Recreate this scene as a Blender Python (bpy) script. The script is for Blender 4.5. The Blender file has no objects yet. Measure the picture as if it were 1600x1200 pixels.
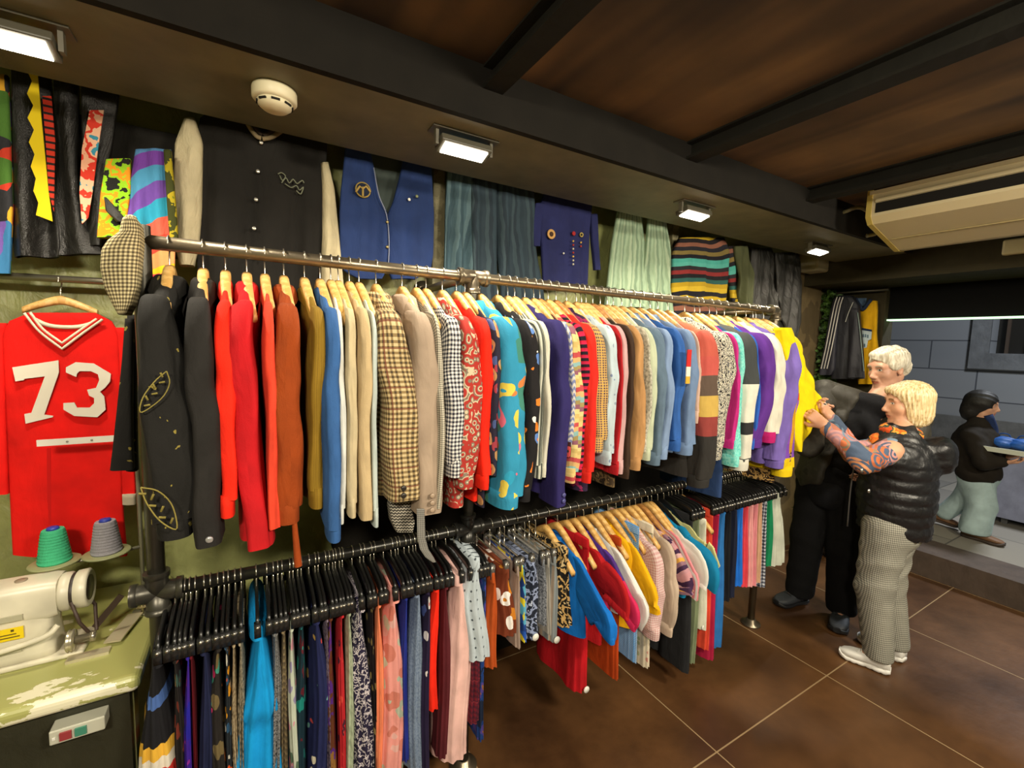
import bpy, math, random
import numpy as np
from mathutils import Vector, Matrix

# ------------------------------------------------------------------ camera, light, exposure
scene = bpy.context.scene
COL = scene.collection
F, CX, CY, EYE = 697.0, 800.0, 600.0, 1.70          # focal length in pixels of the 1600x1200 frame, eye height
def _u(v):
    v = np.array(v, float); return v/np.linalg.norm(v)
_vx = _u([1990-CX, 570-CY, F]); _vy = _u([390-CX, 525-CY, F])
_vy = _u(_vy-_vx*np.dot(_vx, _vy)); _vz = np.cross(_vx, _vy)
if _vz[1] > 0: _vz = -_vz
RW = np.array([_vx, _vy, _vz])                      # world = RW @ (right, down, forward)
cam_data = bpy.data.cameras.new('camera'); cam = bpy.data.objects.new('camera', cam_data); COL.objects.link(cam)
cam_data.sensor_fit = 'HORIZONTAL'; cam_data.sensor_width = 36.0; cam_data.lens = 36.0*F/1600.0
cam_data.clip_start = 0.02; cam_data.clip_end = 100
_m = Matrix(((RW[0][0], -RW[0][1], -RW[0][2]), (RW[1][0], -RW[1][1], -RW[1][2]), (RW[2][0], -RW[2][1], -RW[2][2]))).to_4x4()
_m.translation = (0, 0, EYE); cam.matrix_world = _m
scene.camera = cam
scene.view_settings.view_transform = 'Standard'; scene.view_settings.look = 'None'
scene.view_settings.gamma = 1.0; scene.view_settings.use_curve_mapping = False
scene.view_settings.exposure = 0.35

def ray(px, py): return RW @ np.array([px-CX, py-CY, F])/F
def onY(px, py, y): r = ray(px, py); return r*(y/r[1])+np.array([0, 0, EYE])
def onX(px, py, x): r = ray(px, py); return r*(x/r[0])+np.array([0, 0, EYE])
def onZ(px, py, z): r = ray(px, py); return r*((z-EYE)/r[2])+np.array([0, 0, EYE])
def proj(p):
    c = RW.T @ (np.array(p, float)-np.array([0, 0, EYE])); return (c[0]/c[2]*F+CX, c[1]/c[2]*F+CY)
def zfor(x, y, py):
    a, b = -0.5, 3.5
    for _ in range(40):
        m = (a+b)/2
        if proj((x, y, m))[1] > py: a = m
        else: b = m
    return (a+b)/2

world = bpy.data.worlds.new('night'); scene.world = world; world.use_nodes = True
world.node_tree.nodes['Background'].inputs[0].default_value = (0.20, 0.24, 0.34, 1)
world.node_tree.nodes['Background'].inputs[1].default_value = 0.04

def area(name, loc, rot, sx, sy, power, col, spread=None):
    l = bpy.data.lights.new(name, 'AREA'); l.shape = 'RECTANGLE'; l.size = sx; l.size_y = sy; l.energy = power; l.color = col
    if spread: l.spread = math.radians(spread)
    o = bpy.data.objects.new(name, l); COL.objects.link(o); o.location = loc; o.rotation_euler = rot; return o
WARM = (1.0, 0.89, 0.70)
SOFFIT_Z = 2.40
FLOODS = [onZ(p, q, SOFFIT_Z-0.05) for p, q in ((2, 58), (725, 236), (1085, 336), (1278, 393))]
for i, p in enumerate(FLOODS):
    area('flood_light_lamp', (p[0], p[1]-0.03, SOFFIT_Z-0.095), (math.radians(-16), 0, 0), 0.14, 0.05, 8.0, WARM)
# the rest of the shop's ceiling lights, a second row behind the photographer
for x in (-0.6, 1.0, 2.6):
    area('shop_ceiling_lamp', (x, -0.75, 2.40), (math.radians(38), 0, 0), 0.35, 0.18, 44.0, WARM)
# street lighting outside
area('street_lamp_light', (6.3, 0.2, 4.2), (0, math.radians(14), 0), 0.5, 0.5, 130.0, (0.88, 0.93, 1.0))

# ------------------------------------------------------------------ helpers
def lin(h):
    h = h.lstrip('#'); o = []
    for i in (0, 2, 4):
        c = int(h[i:i+2], 16)/255.0
        o.append(c/12.92 if c <= 0.04045 else ((c+0.055)/1.055)**2.4)
    return (o[0], o[1], o[2], 1.0)
_mats = {}
def pat(kind, *cols, s=0.03, vec='UV', rough=0.85, d=0.0, metal=0.0, bump=0.25, seed=0, thr=0.5, em=0.0, fine=500.0, coat=0.0):
    key = (kind, cols, s, vec, rough, d, metal, bump, seed, thr, em, fine, coat)
    if key in _mats: return _mats[key]
    m = bpy.data.materials.new(kind+'_'+'_'.join(cols)[:40]); m.use_nodes = True; _mats[key] = m
    nd, lk = m.node_tree.nodes, m.node_tree.links
    b = nd['Principled BSDF']
    b.inputs['Roughness'].default_value = rough; b.inputs['Metallic'].default_value = metal
    if coat: b.inputs['Coat Weight'].default_value = coat; b.inputs['Coat Roughness'].default_value = 0.15
    if rough > 0.7 and metal == 0: b.inputs['Specular IOR Level'].default_value = 0.25
    tc = nd.new('ShaderNodeTexCoord'); mp = nd.new('ShaderNodeMapping')
    mp.inputs['Location'].default_value = (seed*0.37, seed*0.71, seed*0.13)
    lk.new(tc.outputs['UV' if vec == 'UV' else 'Object'], mp.inputs['Vector'])
    V = mp.outputs['Vector']
    def noise(scale, detail=2.0, v=None):
        n = nd.new('ShaderNodeTexNoise'); n.inputs['Scale'].default_value = scale; n.inputs['Detail'].default_value = detail
        lk.new(v or V, n.inputs['Vector']); return n
    def mth(op, a, bb=None, c=None):
        n = nd.new('ShaderNodeMath'); n.operation = op
        for i, x in enumerate((a, bb, c)):
            if x is None: continue
            if isinstance(x, (int, float)): n.inputs[i].default_value = x
            else: lk.new(x, n.inputs[i])
        return n.outputs[0]
    def ramp(fac, cs, pos=None, mode='CONSTANT'):
        r = nd.new('ShaderNodeValToRGB'); r.color_ramp.interpolation = mode
        e = r.color_ramp.elements
        pos = pos or [i/len(cs) for i in range(len(cs))]
        while len(e) < len(cs): e.new(0.99)
        for i, c in enumerate(cs): e[i].position = pos[i]; e[i].color = lin(c)
        lk.new(fac, r.inputs['Fac']); return r.outputs['Color']
    def mix(fac, a, bb, bt='MIX'):
        n = nd.new('ShaderNodeMixRGB'); n.blend_type = bt
        for i, x in ((0, fac), (1, a), (2, bb)):
            if isinstance(x, (int, float)): n.inputs[i].default_value = x
            elif isinstance(x, tuple): n.inputs[i].default_value = x
            else: lk.new(x, n.inputs[i])
        return n.outputs[0]
    if d:
        dn = noise(0.7/s, 2.0); vm = nd.new('ShaderNodeVectorMath'); vm.operation = 'SCALE'; vm.inputs['Scale'].default_value = d*s
        vs = nd.new('ShaderNodeVectorMath'); vs.operation = 'SUBTRACT'; vs.inputs[1].default_value = (0.5, 0.5, 0.5)
        lk.new(dn.outputs['Color'], vs.inputs[0]); lk.new(vs.outputs[0], vm.inputs[0])
        va = nd.new('ShaderNodeVectorMath'); va.operation = 'ADD'; lk.new(V, va.inputs[0]); lk.new(vm.outputs[0], va.inputs[1]); V = va.outputs[0]
    sx = nd.new('ShaderNodeSeparateXYZ'); lk.new(V, sx.inputs[0])
    if vec == 'UV': U_, V_ = sx.outputs['X'], sx.outputs['Y']
    else: U_, V_ = mth('SUBTRACT', sx.outputs['X'], sx.outputs['Y']), sx.outputs['Z']
    fr = lambda x, per: mth('FRACT', mth('DIVIDE', x, per))
    if kind == 'solid':
        c = mix(0.5, lin(cols[0]), ramp(noise(9.0, 3.0).outputs[0], ['#9a9a9a', '#ffffff'], [0.25, 0.7], 'LINEAR'), 'MULTIPLY')
    elif kind == 'flat':
        c = None; b.inputs['Base Color'].default_value = lin(cols[0])
    elif kind == 'bandsV': c = ramp(fr(V_, s), cols)
    elif kind == 'bandsU': c = ramp(fr(U_, s), cols)
    elif kind in ('check', 'plaid'):
        A = mth('GREATER_THAN', fr(U_, s), 0.5); B = mth('GREATER_THAN', fr(V_, s), 0.5)
        mid = cols[2] if len(cols) > 2 else None
        c = mix(B, mix(A, lin(cols[0]), lin(mid or cols[1])), mix(A, lin(mid or cols[0]), lin(cols[1])))
        if mid is None: c = mix(B, mix(A, lin(cols[0]), mix(0.5, lin(cols[0]), lin(cols[1]))), mix(A, mix(0.5, lin(cols[0]), lin(cols[1])), lin(cols[1])))
        if kind == 'plaid':
            l1 = mth('GREATER_THAN', fr(U_, s*4), 0.93); l2 = mth('GREATER_THAN', fr(V_, s*4), 0.93)
            c = mix(mth('MULTIPLY', mth('MAXIMUM', l1, l2), 0.6), c, lin(cols[3] if len(cols) > 3 else cols[1]))
    elif kind in ('cells', 'floral', 'leo', 'dots', 'rings'):
        v = nd.new('ShaderNodeTexVoronoi'); v.inputs['Scale'].default_value = 1.0/s; lk.new(V, v.inputs['Vector'])
        if kind == 'dots': v.inputs['Randomness'].default_value = 0.0
        sc = nd.new('ShaderNodeSeparateXYZ'); lk.new(v.outputs['Color'], sc.inputs[0])
        if kind == 'cells': c = ramp(sc.outputs['X'], cols)
        elif kind == 'floral':
            pc = ramp(sc.outputs['X'], cols[1:]); inner = ramp(sc.outputs['Y'], cols[1:])
            f1 = mth('LESS_THAN', v.outputs['Distance'], thr); f2 = mth('LESS_THAN', v.outputs['Distance'], thr*0.4)
            c = mix(f1, lin(cols[0]), mix(f2, pc, inner))
        elif kind == 'dots': c = mix(mth('LESS_THAN', v.outputs['Distance'], thr), lin(cols[0]), lin(cols[1]))
        elif kind == 'rings': c = ramp(mth('FRACT', mth('MULTIPLY', v.outputs['Distance'], 2.0)), cols)
        else: c = ramp(v.outputs['Distance'], cols, [0, 0.32, 0.5][:len(cols)])
    elif kind == 'fiber':
        fm = nd.new('ShaderNodeMapping'); fm.inputs['Scale'].default_value = (1, 1, 0.10); lk.new(V, fm.inputs['Vector'])
        c = ramp(noise(1.0/s, 3.0, fm.outputs[0]).outputs[0], cols, [0.3, 0.5, 0.7][:len(cols)], 'LINEAR')
    elif kind == 'swirl':
        v = nd.new('ShaderNodeTexVoronoi'); v.inputs['Scale'].default_value = 1.0/s; lk.new(V, v.inputs['Vector'])
        sc = nd.new('ShaderNodeSeparateXYZ'); lk.new(v.outputs['Color'], sc.inputs[0])
        f = mth('GREATER_THAN', mth('FRACT', mth('MULTIPLY', v.outputs['Distance'], 4.2)), 0.5)
        c = mix(f, ramp(sc.outputs['X'], cols), ramp(sc.outputs['Y'], cols))
    elif kind == 'blot': c = ramp(noise(1.0/s, 3.0).outputs[0], cols, [0]+[0.5+(i-(len(cols)-1)/2.0)*(0.36/len(cols)) for i in range(1, len(cols))])
    elif kind == 'speck': c = ramp(noise(1.0/s, 1.0).outputs[0], cols, [0.35, 0.6][:len(cols)], 'LINEAR')
    elif kind == 'zig':
        c = ramp(mth('FRACT', mth('ADD', mth('DIVIDE', V_, s), mth('MULTIPLY', mth('ABSOLUTE', mth('SUBTRACT', fr(U_, s), 0.5)), 0.9))), cols)
    else: raise ValueError(kind)
    if c is not None:
        if kind not in ('solid', 'flat') and rough > 0.6:
            c = mix(0.25, c, ramp(noise(11.0, 3.0).outputs[0], ['#8a8a8a', '#ffffff'], [0.25, 0.7], 'LINEAR'), 'MULTIPLY')
        lk.new(c, b.inputs['Base Color'])
    if em:
        b.inputs['Emission Color'].default_value = lin(cols[0]); b.inputs['Emission Strength'].default_value = em
    if bump:
        n1 = noise(fine, 2.0)
        wm = nd.new('ShaderNodeMapping'); wm.inputs['Scale'].default_value = (1, 0.38, 1) if vec == 'UV' else (1, 1, 0.6); lk.new(mp.outputs['Vector'], wm.inputs['Vector'])
        n2 = noise(19.0, 4.0, wm.outputs[0]); n2.inputs['Distortion'].default_value = 0.5
        h = mth('ADD', mth('MULTIPLY', n1.outputs[0], 0.08), mth('MULTIPLY', n2.outputs[0], 0.9))
        bp = nd.new('ShaderNodeBump'); bp.inputs['Strength'].default_value = bump*(1.9 if vec == 'UV' else 1.2); bp.inputs['Distance'].default_value = 0.02
        lk.new(h, bp.inputs['Height']); lk.new(bp.outputs[0], b.inputs['Normal'])
    return m
def S(h, **k): return pat('solid', h, **k)
def Fl(h, rough=0.5, metal=0.0, **k): return pat('flat', h, rough=rough, metal=metal, bump=0, **k)

def tag(o, label=None, cat=None, group=None, kind=None):
    if label: o['label'] = label
    if cat: o['category'] = cat
    if group: o['group'] = group
    if kind: o['kind'] = kind
    return o
def obj(name, data, mat, parent=None, smooth=True):
    V, Fc = data[0], data[1]; uv = data[2] if len(data) > 2 else None
    me = bpy.data.meshes.new(name); me.from_pydata([tuple(map(float, v)) for v in V], [], [tuple(f) for f in Fc])
    if uv is not None:
        ul = me.uv_layers.new(name='uv'); ul.data.foreach_set('uv', np.array(uv, dtype=np.float32).ravel())
    for mm in (mat if isinstance(mat, (list, tuple)) else [mat]): me.materials.append(mm)
    if len(data) > 3 and data[3] is not None: me.polygons.foreach_set('material_index', np.array(data[3], dtype=np.int32))
    if smooth: me.polygons.foreach_set('use_smooth', [True]*len(me.polygons))
    me.validate(); me.update()
    o = bpy.data.objects.new(name, me); COL.objects.link(o)
    if parent: o.parent = parent
    return o
def empty(name, loc, label=None, cat=None, group=None, rotz=0.0, kind=None):
    o = bpy.data.objects.new(name, None); COL.objects.link(o); o.location = tuple(map(float, loc)); o.rotation_euler = (0, 0, rotz)
    o.empty_display_size = 0.05
    return tag(o, label, cat, group, kind)
def join(*ds):
    V, Fc, U = [], [], []; hasuv = all(len(d) > 2 and d[2] is not None for d in ds)
    for d in ds:
        n = len(V); V.extend(d[0]); Fc.extend([tuple(i+n for i in f) for f in d[1]])
        if hasuv: U.extend(d[2])
    return (V, Fc, U) if hasuv else (V, Fc)
def box(x0, x1, y0, y1, z0, z1):
    V = [(x, y, z) for x in (x0, x1) for y in (y0, y1) for z in (z0, z1)]
    return (V, [(0, 1, 3, 2), (4, 6, 7, 5), (0, 4, 5, 1), (2, 3, 7, 6), (0, 2, 6, 4), (1, 5, 7, 3)])
def xf(d, M):
    return ([tuple(M @ Vector(tuple(map(float, v)))) for v in d[0]],)+tuple(d[1:])
def bevel(o, w=0.005, n=2):
    md = o.modifiers.new('bevel', 'BEVEL'); md.width = w; md.segments = n; md.limit_method = 'ANGLE'
    for p in o.data.polygons: p.use_smooth = False
    return o
def loft(rows, N=28, pw=(0.8, 0.8), fn=None, hollow=0.0, close=True):
    """rows: (centre, halfaxis_a, halfaxis_b); superellipse rings; uv in metres"""
    C = np.array([r[0] for r in rows], float); A = np.array([r[1] for r in rows], float); B = np.array([r[2] for r in rows], float)
    n = len(rows); th = np.arange(N)/N*2*math.pi
    sp = lambda v, p: np.sign(v)*np.abs(v)**p
    ca, sa = sp(np.cos(th), pw[0]), sp(np.sin(th), pw[1])
    P = C[:, None, :]+A[:, None, :]*ca[None, :, None]+B[:, None, :]*sa[None, :, None]
    if fn is not None: P = fn(P, th)
    vlen = np.concatenate([[0], np.cumsum(np.linalg.norm(np.diff(C, axis=0), axis=1))])
    mid = P[n//2]; seg = np.linalg.norm(np.roll(mid, -1, axis=0)-mid, axis=1); ulen = np.concatenate([[0], np.cumsum(seg)])
    V = P.reshape(-1, 3).tolist(); Fc, U = [], []
    for i in range(n-1):
        for j in range(N):
            k = (j+1) % N
            Fc.append((i*N+j, i*N+k, (i+1)*N+k, (i+1)*N+j))
            U += [(ulen[j], vlen[i]), (ulen[j+1], vlen[i]), (ulen[j+1], vlen[i+1]), (ulen[j], vlen[i+1])]
    if hollow:                                        # turn the end inwards so a sleeve or hem reads as an opening
        b = len(V); cc = P[-1].mean(axis=0); dirv = C[-1]-C[-2]; dirv = dirv/(np.linalg.norm(dirv)+1e-9)
        q0 = cc+(P[-1]-cc)*1.0; V += q0.tolist(); q = cc+(P[-1]-cc)*0.86-dirv*hollow; V += q.tolist()
        for j in range(N):
            k = (j+1) % N; Fc.append((b+j, b+k, b+N+k, b+N+j))
            U += [(ulen[j], vlen[-1]), (ulen[j+1], vlen[-1]), (ulen[j+1], vlen[-1]+.02), (ulen[j], vlen[-1]+.02)]
        Fc.append(tuple(b+N+j for j in range(N))); U += [(ulen[j], vlen[-1]+.03) for j in range(N)]
    elif close:
        b = len(V); V += P[-1].tolist(); Fc.append(tuple(b+j for j in range(N))); U += [(ulen[j], vlen[-1]) for j in range(N)]
    if close: Fc.append(tuple(reversed(range(N)))); U += [(ulen[j], vlen[0]) for j in reversed(range(N))]
    return V, Fc, U
def tube(pts, r, N=12, rs=None, close=True):
    pts = [np.array(p, float) for p in pts]; rows = []; up = None
    for i, p in enumerate(pts):
        t = pts[min(i+1, len(pts)-1)]-pts[max(i-1, 0)]; t = t/(np.linalg.norm(t)+1e-12)
        if up is None:
            up = np.array([0, 0, 1.0]) if abs(t[2]) < 0.9 else np.array([1.0, 0, 0])
        a = np.cross(t, up); a /= np.linalg.norm(a)+1e-12; bb = np.cross(a, t); up = bb
        rr = rs[i] if rs is not None else r
        rows.append((p, a*rr, bb*rr))
    return loft(rows, N, (1, 1), close=close)
def lathe(prof, N=32, c=(0, 0, 0)):  # (radius, z)
    rows = [((c[0], c[1], c[2]+z), (max(r, 1e-4), 0, 0), (0, max(r, 1e-4), 0)) for r, z in prof]
    return loft(rows, N, (1, 1))
def prism(poly, y0, y1):                              # polygon in x,z extruded along y
    n = len(poly); V = [(x, y0, z) for x, z in poly]+[(x, y1, z) for x, z in poly]
    return (V, [tuple(range(n)), tuple(reversed(range(n, 2*n)))]+[(i, i+n, (i+1) % n+n, (i+1) % n) for i in range(n)])
def curve_pts(ctrl, n=24):
    ctrl = [np.array(c, float) for c in ctrl]; out = []
    P = [2*ctrl[0]-ctrl[1]]+ctrl+[2*ctrl[-1]-ctrl[-2]]
    for i in range(len(ctrl)-1):
        p0, p1, p2, p3 = P[i:i+4]
        m = max(2, n//(len(ctrl)-1))
        for k in range(m):
            t = k/m; out.append(0.5*((2*p1)+(-p0+p2)*t+(2*p0-5*p1+4*p2-p3)*t*t+(-p0+3*p1-3*p2+p3)*t**3))
    out.append(ctrl[-1]); return out
# ------------------------------------------------------------------ the setting
def struct(name, data, mat, parent=None, smooth=False):
    o = obj(name, data, mat, parent, smooth)
    if parent is None: o['kind'] = 'structure'
    return o
WALL_Y, DOOR_X, TILE = 2.05, 4.44, 0.92
def floor_mat():
    m = bpy.data.materials.new('brown_floor_tiles'); m.use_nodes = True; nd, lk = m.node_tree.nodes, m.node_tree.links; b = nd['Principled BSDF']
    tc = nd.new('ShaderNodeTexCoord'); sx = nd.new('ShaderNodeSeparateXYZ'); lk.new(tc.outputs['Object'], sx.inputs[0])
    def M(op, a, c=None):
        n = nd.new('ShaderNodeMath'); n.operation = op
        for i, x in enumerate((a, c)):
            if x is None: continue
            if isinstance(x, (int, float)): n.inputs[i].default_value = x
            else: lk.new(x, n.inputs[i])
        return n.outputs[0]
    def line(sock, off):
        f = M('FRACT', M('DIVIDE', M('SUBTRACT', sock, off), TILE)); d = M('MINIMUM', f, M('SUBTRACT', 1.0, f)); return M('LESS_THAN', d, 0.0032)
    L = M('MAXIMUM', line(sx.outputs['X'], 1.67), line(sx.outputs['Y'], 1.04))
    n1 = nd.new('ShaderNodeTexNoise'); n1.inputs['Scale'].default_value = 2.3; n1.inputs['Detail'].default_value = 5; lk.new(tc.outputs['Object'], n1.inputs['Vector'])
    n2 = nd.new('ShaderNodeTexNoise'); n2.inputs['Scale'].default_value = 22; n2.inputs['Detail'].default_value = 4; lk.new(tc.outputs['Object'], n2.inputs['Vector'])
    r = nd.new('ShaderNodeValToRGB'); r.color_ramp.elements[0].position = 0.3; r.color_ramp.elements[0].color = lin('#3e2817'); r.color_ramp.elements[1].position = 0.72; r.color_ramp.elements[1].color = lin('#6a4829')
    lk.new(n1.outputs[0], r.inputs['Fac'])
    r2 = nd.new('ShaderNodeValToRGB'); r2.color_ramp.elements[0].color = (0.75, 0.75, 0.75, 1); r2.color_ramp.elements[1].color = (1.1, 1.1, 1.1, 1); lk.new(n2.outputs[0], r2.inputs['Fac'])
    mx = nd.new('ShaderNodeMixRGB'); mx.blend_type = 'MULTIPLY'; mx.inputs[0].default_value = 1; lk.new(r.outputs[0], mx.inputs[1]); lk.new(r2.outputs[0], mx.inputs[2])
    m2 = nd.new('ShaderNodeMixRGB'); lk.new(L, m2.inputs[0]); lk.new(mx.outputs[0], m2.inputs[1]); m2.inputs[2].default_value = lin('#9a8260')
    lk.new(m2.outputs[0], b.inputs['Base Color'])
    rr = nd.new('ShaderNodeMapRange'); lk.new(n1.outputs[0], rr.inputs[0]); rr.inputs[3].default_value = 0.28; rr.inputs[4].default_value = 0.5; lk.new(rr.outputs[0], b.inputs['Roughness'])
    bp = nd.new('ShaderNodeBump'); bp.inputs['Strength'].default_value = 0.12; bp.inputs['Distance'].default_value = 0.01; lk.new(n2.outputs[0], bp.inputs['Height']); lk.new(bp.outputs[0], b.inputs['Normal'])
    return m
struct('floor', box(-2.2, DOOR_X, -2.4, WALL_Y+0.6, -0.1, 0), floor_mat())
def plank_mat():
    m = bpy.data.materials.new('brown_ceiling_planks'); m.use_nodes = True; nd, lk = m.node_tree.nodes, m.node_tree.links; b = nd['Principled BSDF']
    tc = nd.new('ShaderNodeTexCoord')
    mp = nd.new('ShaderNodeMapping'); mp.inputs['Scale'].default_value = (1.0, 0.12, 1.0); lk.new(tc.outputs['Object'], mp.inputs['Vector'])
    n1 = nd.new('ShaderNodeTexNoise'); n1.inputs['Scale'].default_value = 5.0; n1.inputs['Detail'].default_value = 2; n1.inputs['Distortion'].default_value = 0.3; lk.new(mp.outputs[0], n1.inputs['Vector'])
    n2 = nd.new('ShaderNodeTexNoise'); n2.inputs['Scale'].default_value = 3.2; n2.inputs['Detail'].default_value = 6; lk.new(tc.outputs['Object'], n2.inputs['Vector'])
    r = nd.new('ShaderNodeValToRGB'); e = r.color_ramp.elements; e[0].position = 0.38; e[0].color = lin('#3c2a16'); e[1].position = 0.6; e[1].color = lin('#70542f')
    lk.new(n1.outputs[0], r.inputs['Fac'])
    r2 = nd.new('ShaderNodeValToRGB'); r2.color_ramp.elements[0].position = 0.3; r2.color_ramp.elements[0].color = (0.5, 0.48, 0.45, 1); r2.color_ramp.elements[1].position = 0.7; r2.color_ramp.elements[1].color = (1.1, 1.05, 1, 1); lk.new(n2.outputs[0], r2.inputs['Fac'])
    mx = nd.new('ShaderNodeMixRGB'); mx.blend_type = 'MULTIPLY'; mx.inputs[0].default_value = 1; lk.new(r.outputs[0], mx.inputs[1]); lk.new(r2.outputs[0], mx.inputs[2])
    lk.new(mx.outputs[0], b.inputs['Base Color']); b.inputs['Roughness'].default_value = 0.8
    return m
CEIL_Z = 2.56
struct('ceiling', box(-2.2, 3.95, -2.4, WALL_Y+0.1, CEIL_Z, CEIL_Z+0.08), plank_mat())
green = pat('solid', '#a0a468', rough=0.45, bump=0.5, fine=60.0, vec='obj')
struct('wall_back', box(-2.2, DOOR_X+0.1, WALL_Y, WALL_Y+0.1, -0.1, CEIL_Z+0.1), green)
struct('wall_left', box(-2.3, -2.2, -2.4, WALL_Y+0.1, -0.1, CEIL_Z+0.1), green)
struct('wall_front', box(-2.3, DOOR_X, -2.5, -2.4, -0.1, CEIL_Z+0.1), green)
grey = pat('solid', '#747058', rough=0.6, bump=0.05, vec='obj')
dark = pat('solid', '#17140f', rough=0.9, bump=0.05, vec='obj')
# soffit carrying the flood lights: pale underside, dark front fascia
struct('trim_1', box(-2.2, 4.0, 1.35, 1.80, SOFFIT_Z, CEIL_Z), grey)
struct('trim_2', box(-2.2, 4.0, 1.325, 1.35, SOFFIT_Z-0.004, CEIL_Z), dark)
struct('trim_12', box(0.30, 2.9, WALL_Y-0.02, WALL_Y, 0.0, 1.30), pat('solid', '#1f1c16', rough=0.8, vec='obj'))  # dark sheet over the green wall, painting the shade behind the rack clothes
struct('trim_14', box(-1.2, 0.13, WALL_Y-0.02, WALL_Y, 1.97, SOFFIT_Z), pat('solid', '#1c1a15', rough=0.8, vec='obj'))  # added dark board: shade on the upper wall put in as colour
# I-beams crossing the ceiling
steel = pat('solid', '#1c1b15', rough=0.85, bump=0.1, vec='obj')
for i, x in enumerate((-0.28, 0.68, 1.63, 2.58)):
    d = join(box(x-0.035, x+0.035, -2.4, 1.325, 2.49, 2.50), box(x-0.004, x+0.004, -2.4, 1.325, 2.50, 2.56), box(x-0.035, x+0.035, -2.4, 1.325, 2.553, 2.56))
    struct('trim_%d' % (3+i), d, steel)
# entrance bulkhead, shutter box, jamb
bulk = pat('solid', '#38321f', rough=0.8, bump=0.2, vec='obj')
struct('wall_entrance', box(3.95, 4.6, -2.4, WALL_Y, 2.235, 2.62), bulk)
struct('trim_13', box(DOOR_X-0.02, DOOR_X+0.14, 1.62, WALL_Y+0.1, -0.1, 2.235), bulk)
sh = empty('roller_shutter', (4.5, 0, 1.97), 'black roller shutter box above the shop entrance with a bright lower rail', 'shutter')
struct('shutter_panel', box(-0.02, 0.03, -2.4, 1.62, 0.01, 0.27), pat('solid', '#030303', rough=0.95, vec='obj'), sh)
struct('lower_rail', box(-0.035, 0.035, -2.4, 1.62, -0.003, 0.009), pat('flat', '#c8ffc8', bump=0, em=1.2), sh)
# kerb and street
stone = pat('blot', '#6f6f6c', '#7b7a74', '#858279', s=0.5, vec='obj', rough=0.75, bump=0.3)
struct('floor_step', box(DOOR_X, DOOR_X+0.35, -3.5, WALL_Y+0.2, -0.1, 0.19), pat('solid', '#54463c', rough=0.6, vec='obj'))
def paving():
    m = bpy.data.materials.new('paving'); m.use_nodes = True; nd, lk = m.node_tree.nodes, m.node_tree.links; b = nd['Principled BSDF']
    tc = nd.new('ShaderNodeTexCoord'); br = nd.new('ShaderNodeTexBrick'); lk.new(tc.outputs['Object'], br.inputs['Vector'])
    br.inputs['Scale'].default_value = 1.0; br.inputs['Brick Width'].default_value = 0.9; br.inputs['Row Height'].default_value = 0.6; br.inputs['Mortar Size'].default_value = 0.006
    br.inputs['Color1'].default_value = lin('#8a8478'); br.inputs['Color2'].default_value = lin('#76726a'); br.inputs['Mortar'].default_value = lin('#55524c')
    lk.new(br.outputs['Color'], b.inputs['Base Color']); b.inputs['Roughness'].default_value = 0.7; return m
struct('floor_street', box(DOOR_X+0.35, 14, -7, 8, 0.0, 0.19), paving())
def facade():
    m = bpy.data.materials.new('stone_blocks'); m.use_nodes = True; nd, lk = m.node_tree.nodes, m.node_tree.links; b = nd['Principled BSDF']
    tc = nd.new('ShaderNodeTexCoord'); mp = nd.new('ShaderNodeMapping'); mp.inputs['Rotation'].default_value = (0, math.pi/2, math.pi/2)
    sx = nd.new('ShaderNodeSeparateXYZ'); cb = nd.new('ShaderNodeCombineXYZ'); lk.new(tc.outputs['Object'], sx.inputs[0]); lk.new(sx.outputs['Y'], cb.inputs['X']); lk.new(sx.outputs['Z'], cb.inputs['Y'])
    br = nd.new('ShaderNodeTexBrick'); lk.new(cb.outputs[0], br.inputs['Vector'])
    br.inputs['Scale'].default_value = 1.0; br.inputs['Brick Width'].default_value = 0.95; br.inputs['Row Height'].default_value = 0.38; br.inputs['Mortar Size'].default_value = 0.008
    br.inputs['Color1'].default_value = lin('#8e9194'); br.inputs['Color2'].default_value = lin('#828588'); br.inputs['Mortar'].default_value = lin('#4c4f54')
    lk.new(br.outputs['Color'], b.inputs['Base Color']); b.inputs['Roughness'].default_value = 0.85
    n = nd.new('ShaderNodeTexNoise'); n.inputs['Scale'].default_value = 9; n.inputs['Detail'].default_value = 6; lk.new(tc.outputs['Object'], n.inputs['Vector'])
    bp = nd.new('ShaderNodeBump'); bp.inputs['Strength'].default_value = 0.3; lk.new(n.outputs[0], bp.inputs['Height']); lk.new(bp.outputs[0], b.inputs['Normal']); return m
FX = 8.0
wy0, wy1, wz0, wz1 = 0.55, 1.82, 1.745, 3.3            # window opening in the facade opposite
struct('wall_opposite', join(box(FX, FX+.5, wy1, 8, 0, 5), box(FX, FX+.5, -7, wy0, 0, 5), box(FX, FX+.5, wy0, wy1, 0, wz0), box(FX, FX+.5, wy0, wy1, wz1, 5)), facade())
plinth = pat('solid', '#7d7f80', rough=0.85, vec='obj')
w1 = empty('window_1', (FX, (wy0+wy1)/2, wz0), kind='structure')
def rel(d, o): return ([(v[0]-o.location[0], v[1]-o.location[1], v[2]-o.location[2]) for v in d[0]],)+tuple(d[1:])
struct('window_frame', rel(join(box(FX-.03, FX+.02, wy1, wy1+.17, wz0-.2, wz1), box(FX-.03, FX+.02, wy0-.17, wy1, wz0-.2, wz0)), w1), plinth, w1)
struct('window_pane', rel(box(FX+.28, FX+.30, wy0, wy1, wz0, wz1), w1), Fl('#2c2a26', 0.3), w1)
struct('window_bar', rel(join(*[box(FX+.2, FX+.23, y, y+.03, wz0, wz1) for y in (0.75, 1.0, 1.25, 1.5, 1.7)]), w1), Fl('#4a3c30', 0.6), w1)
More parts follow.
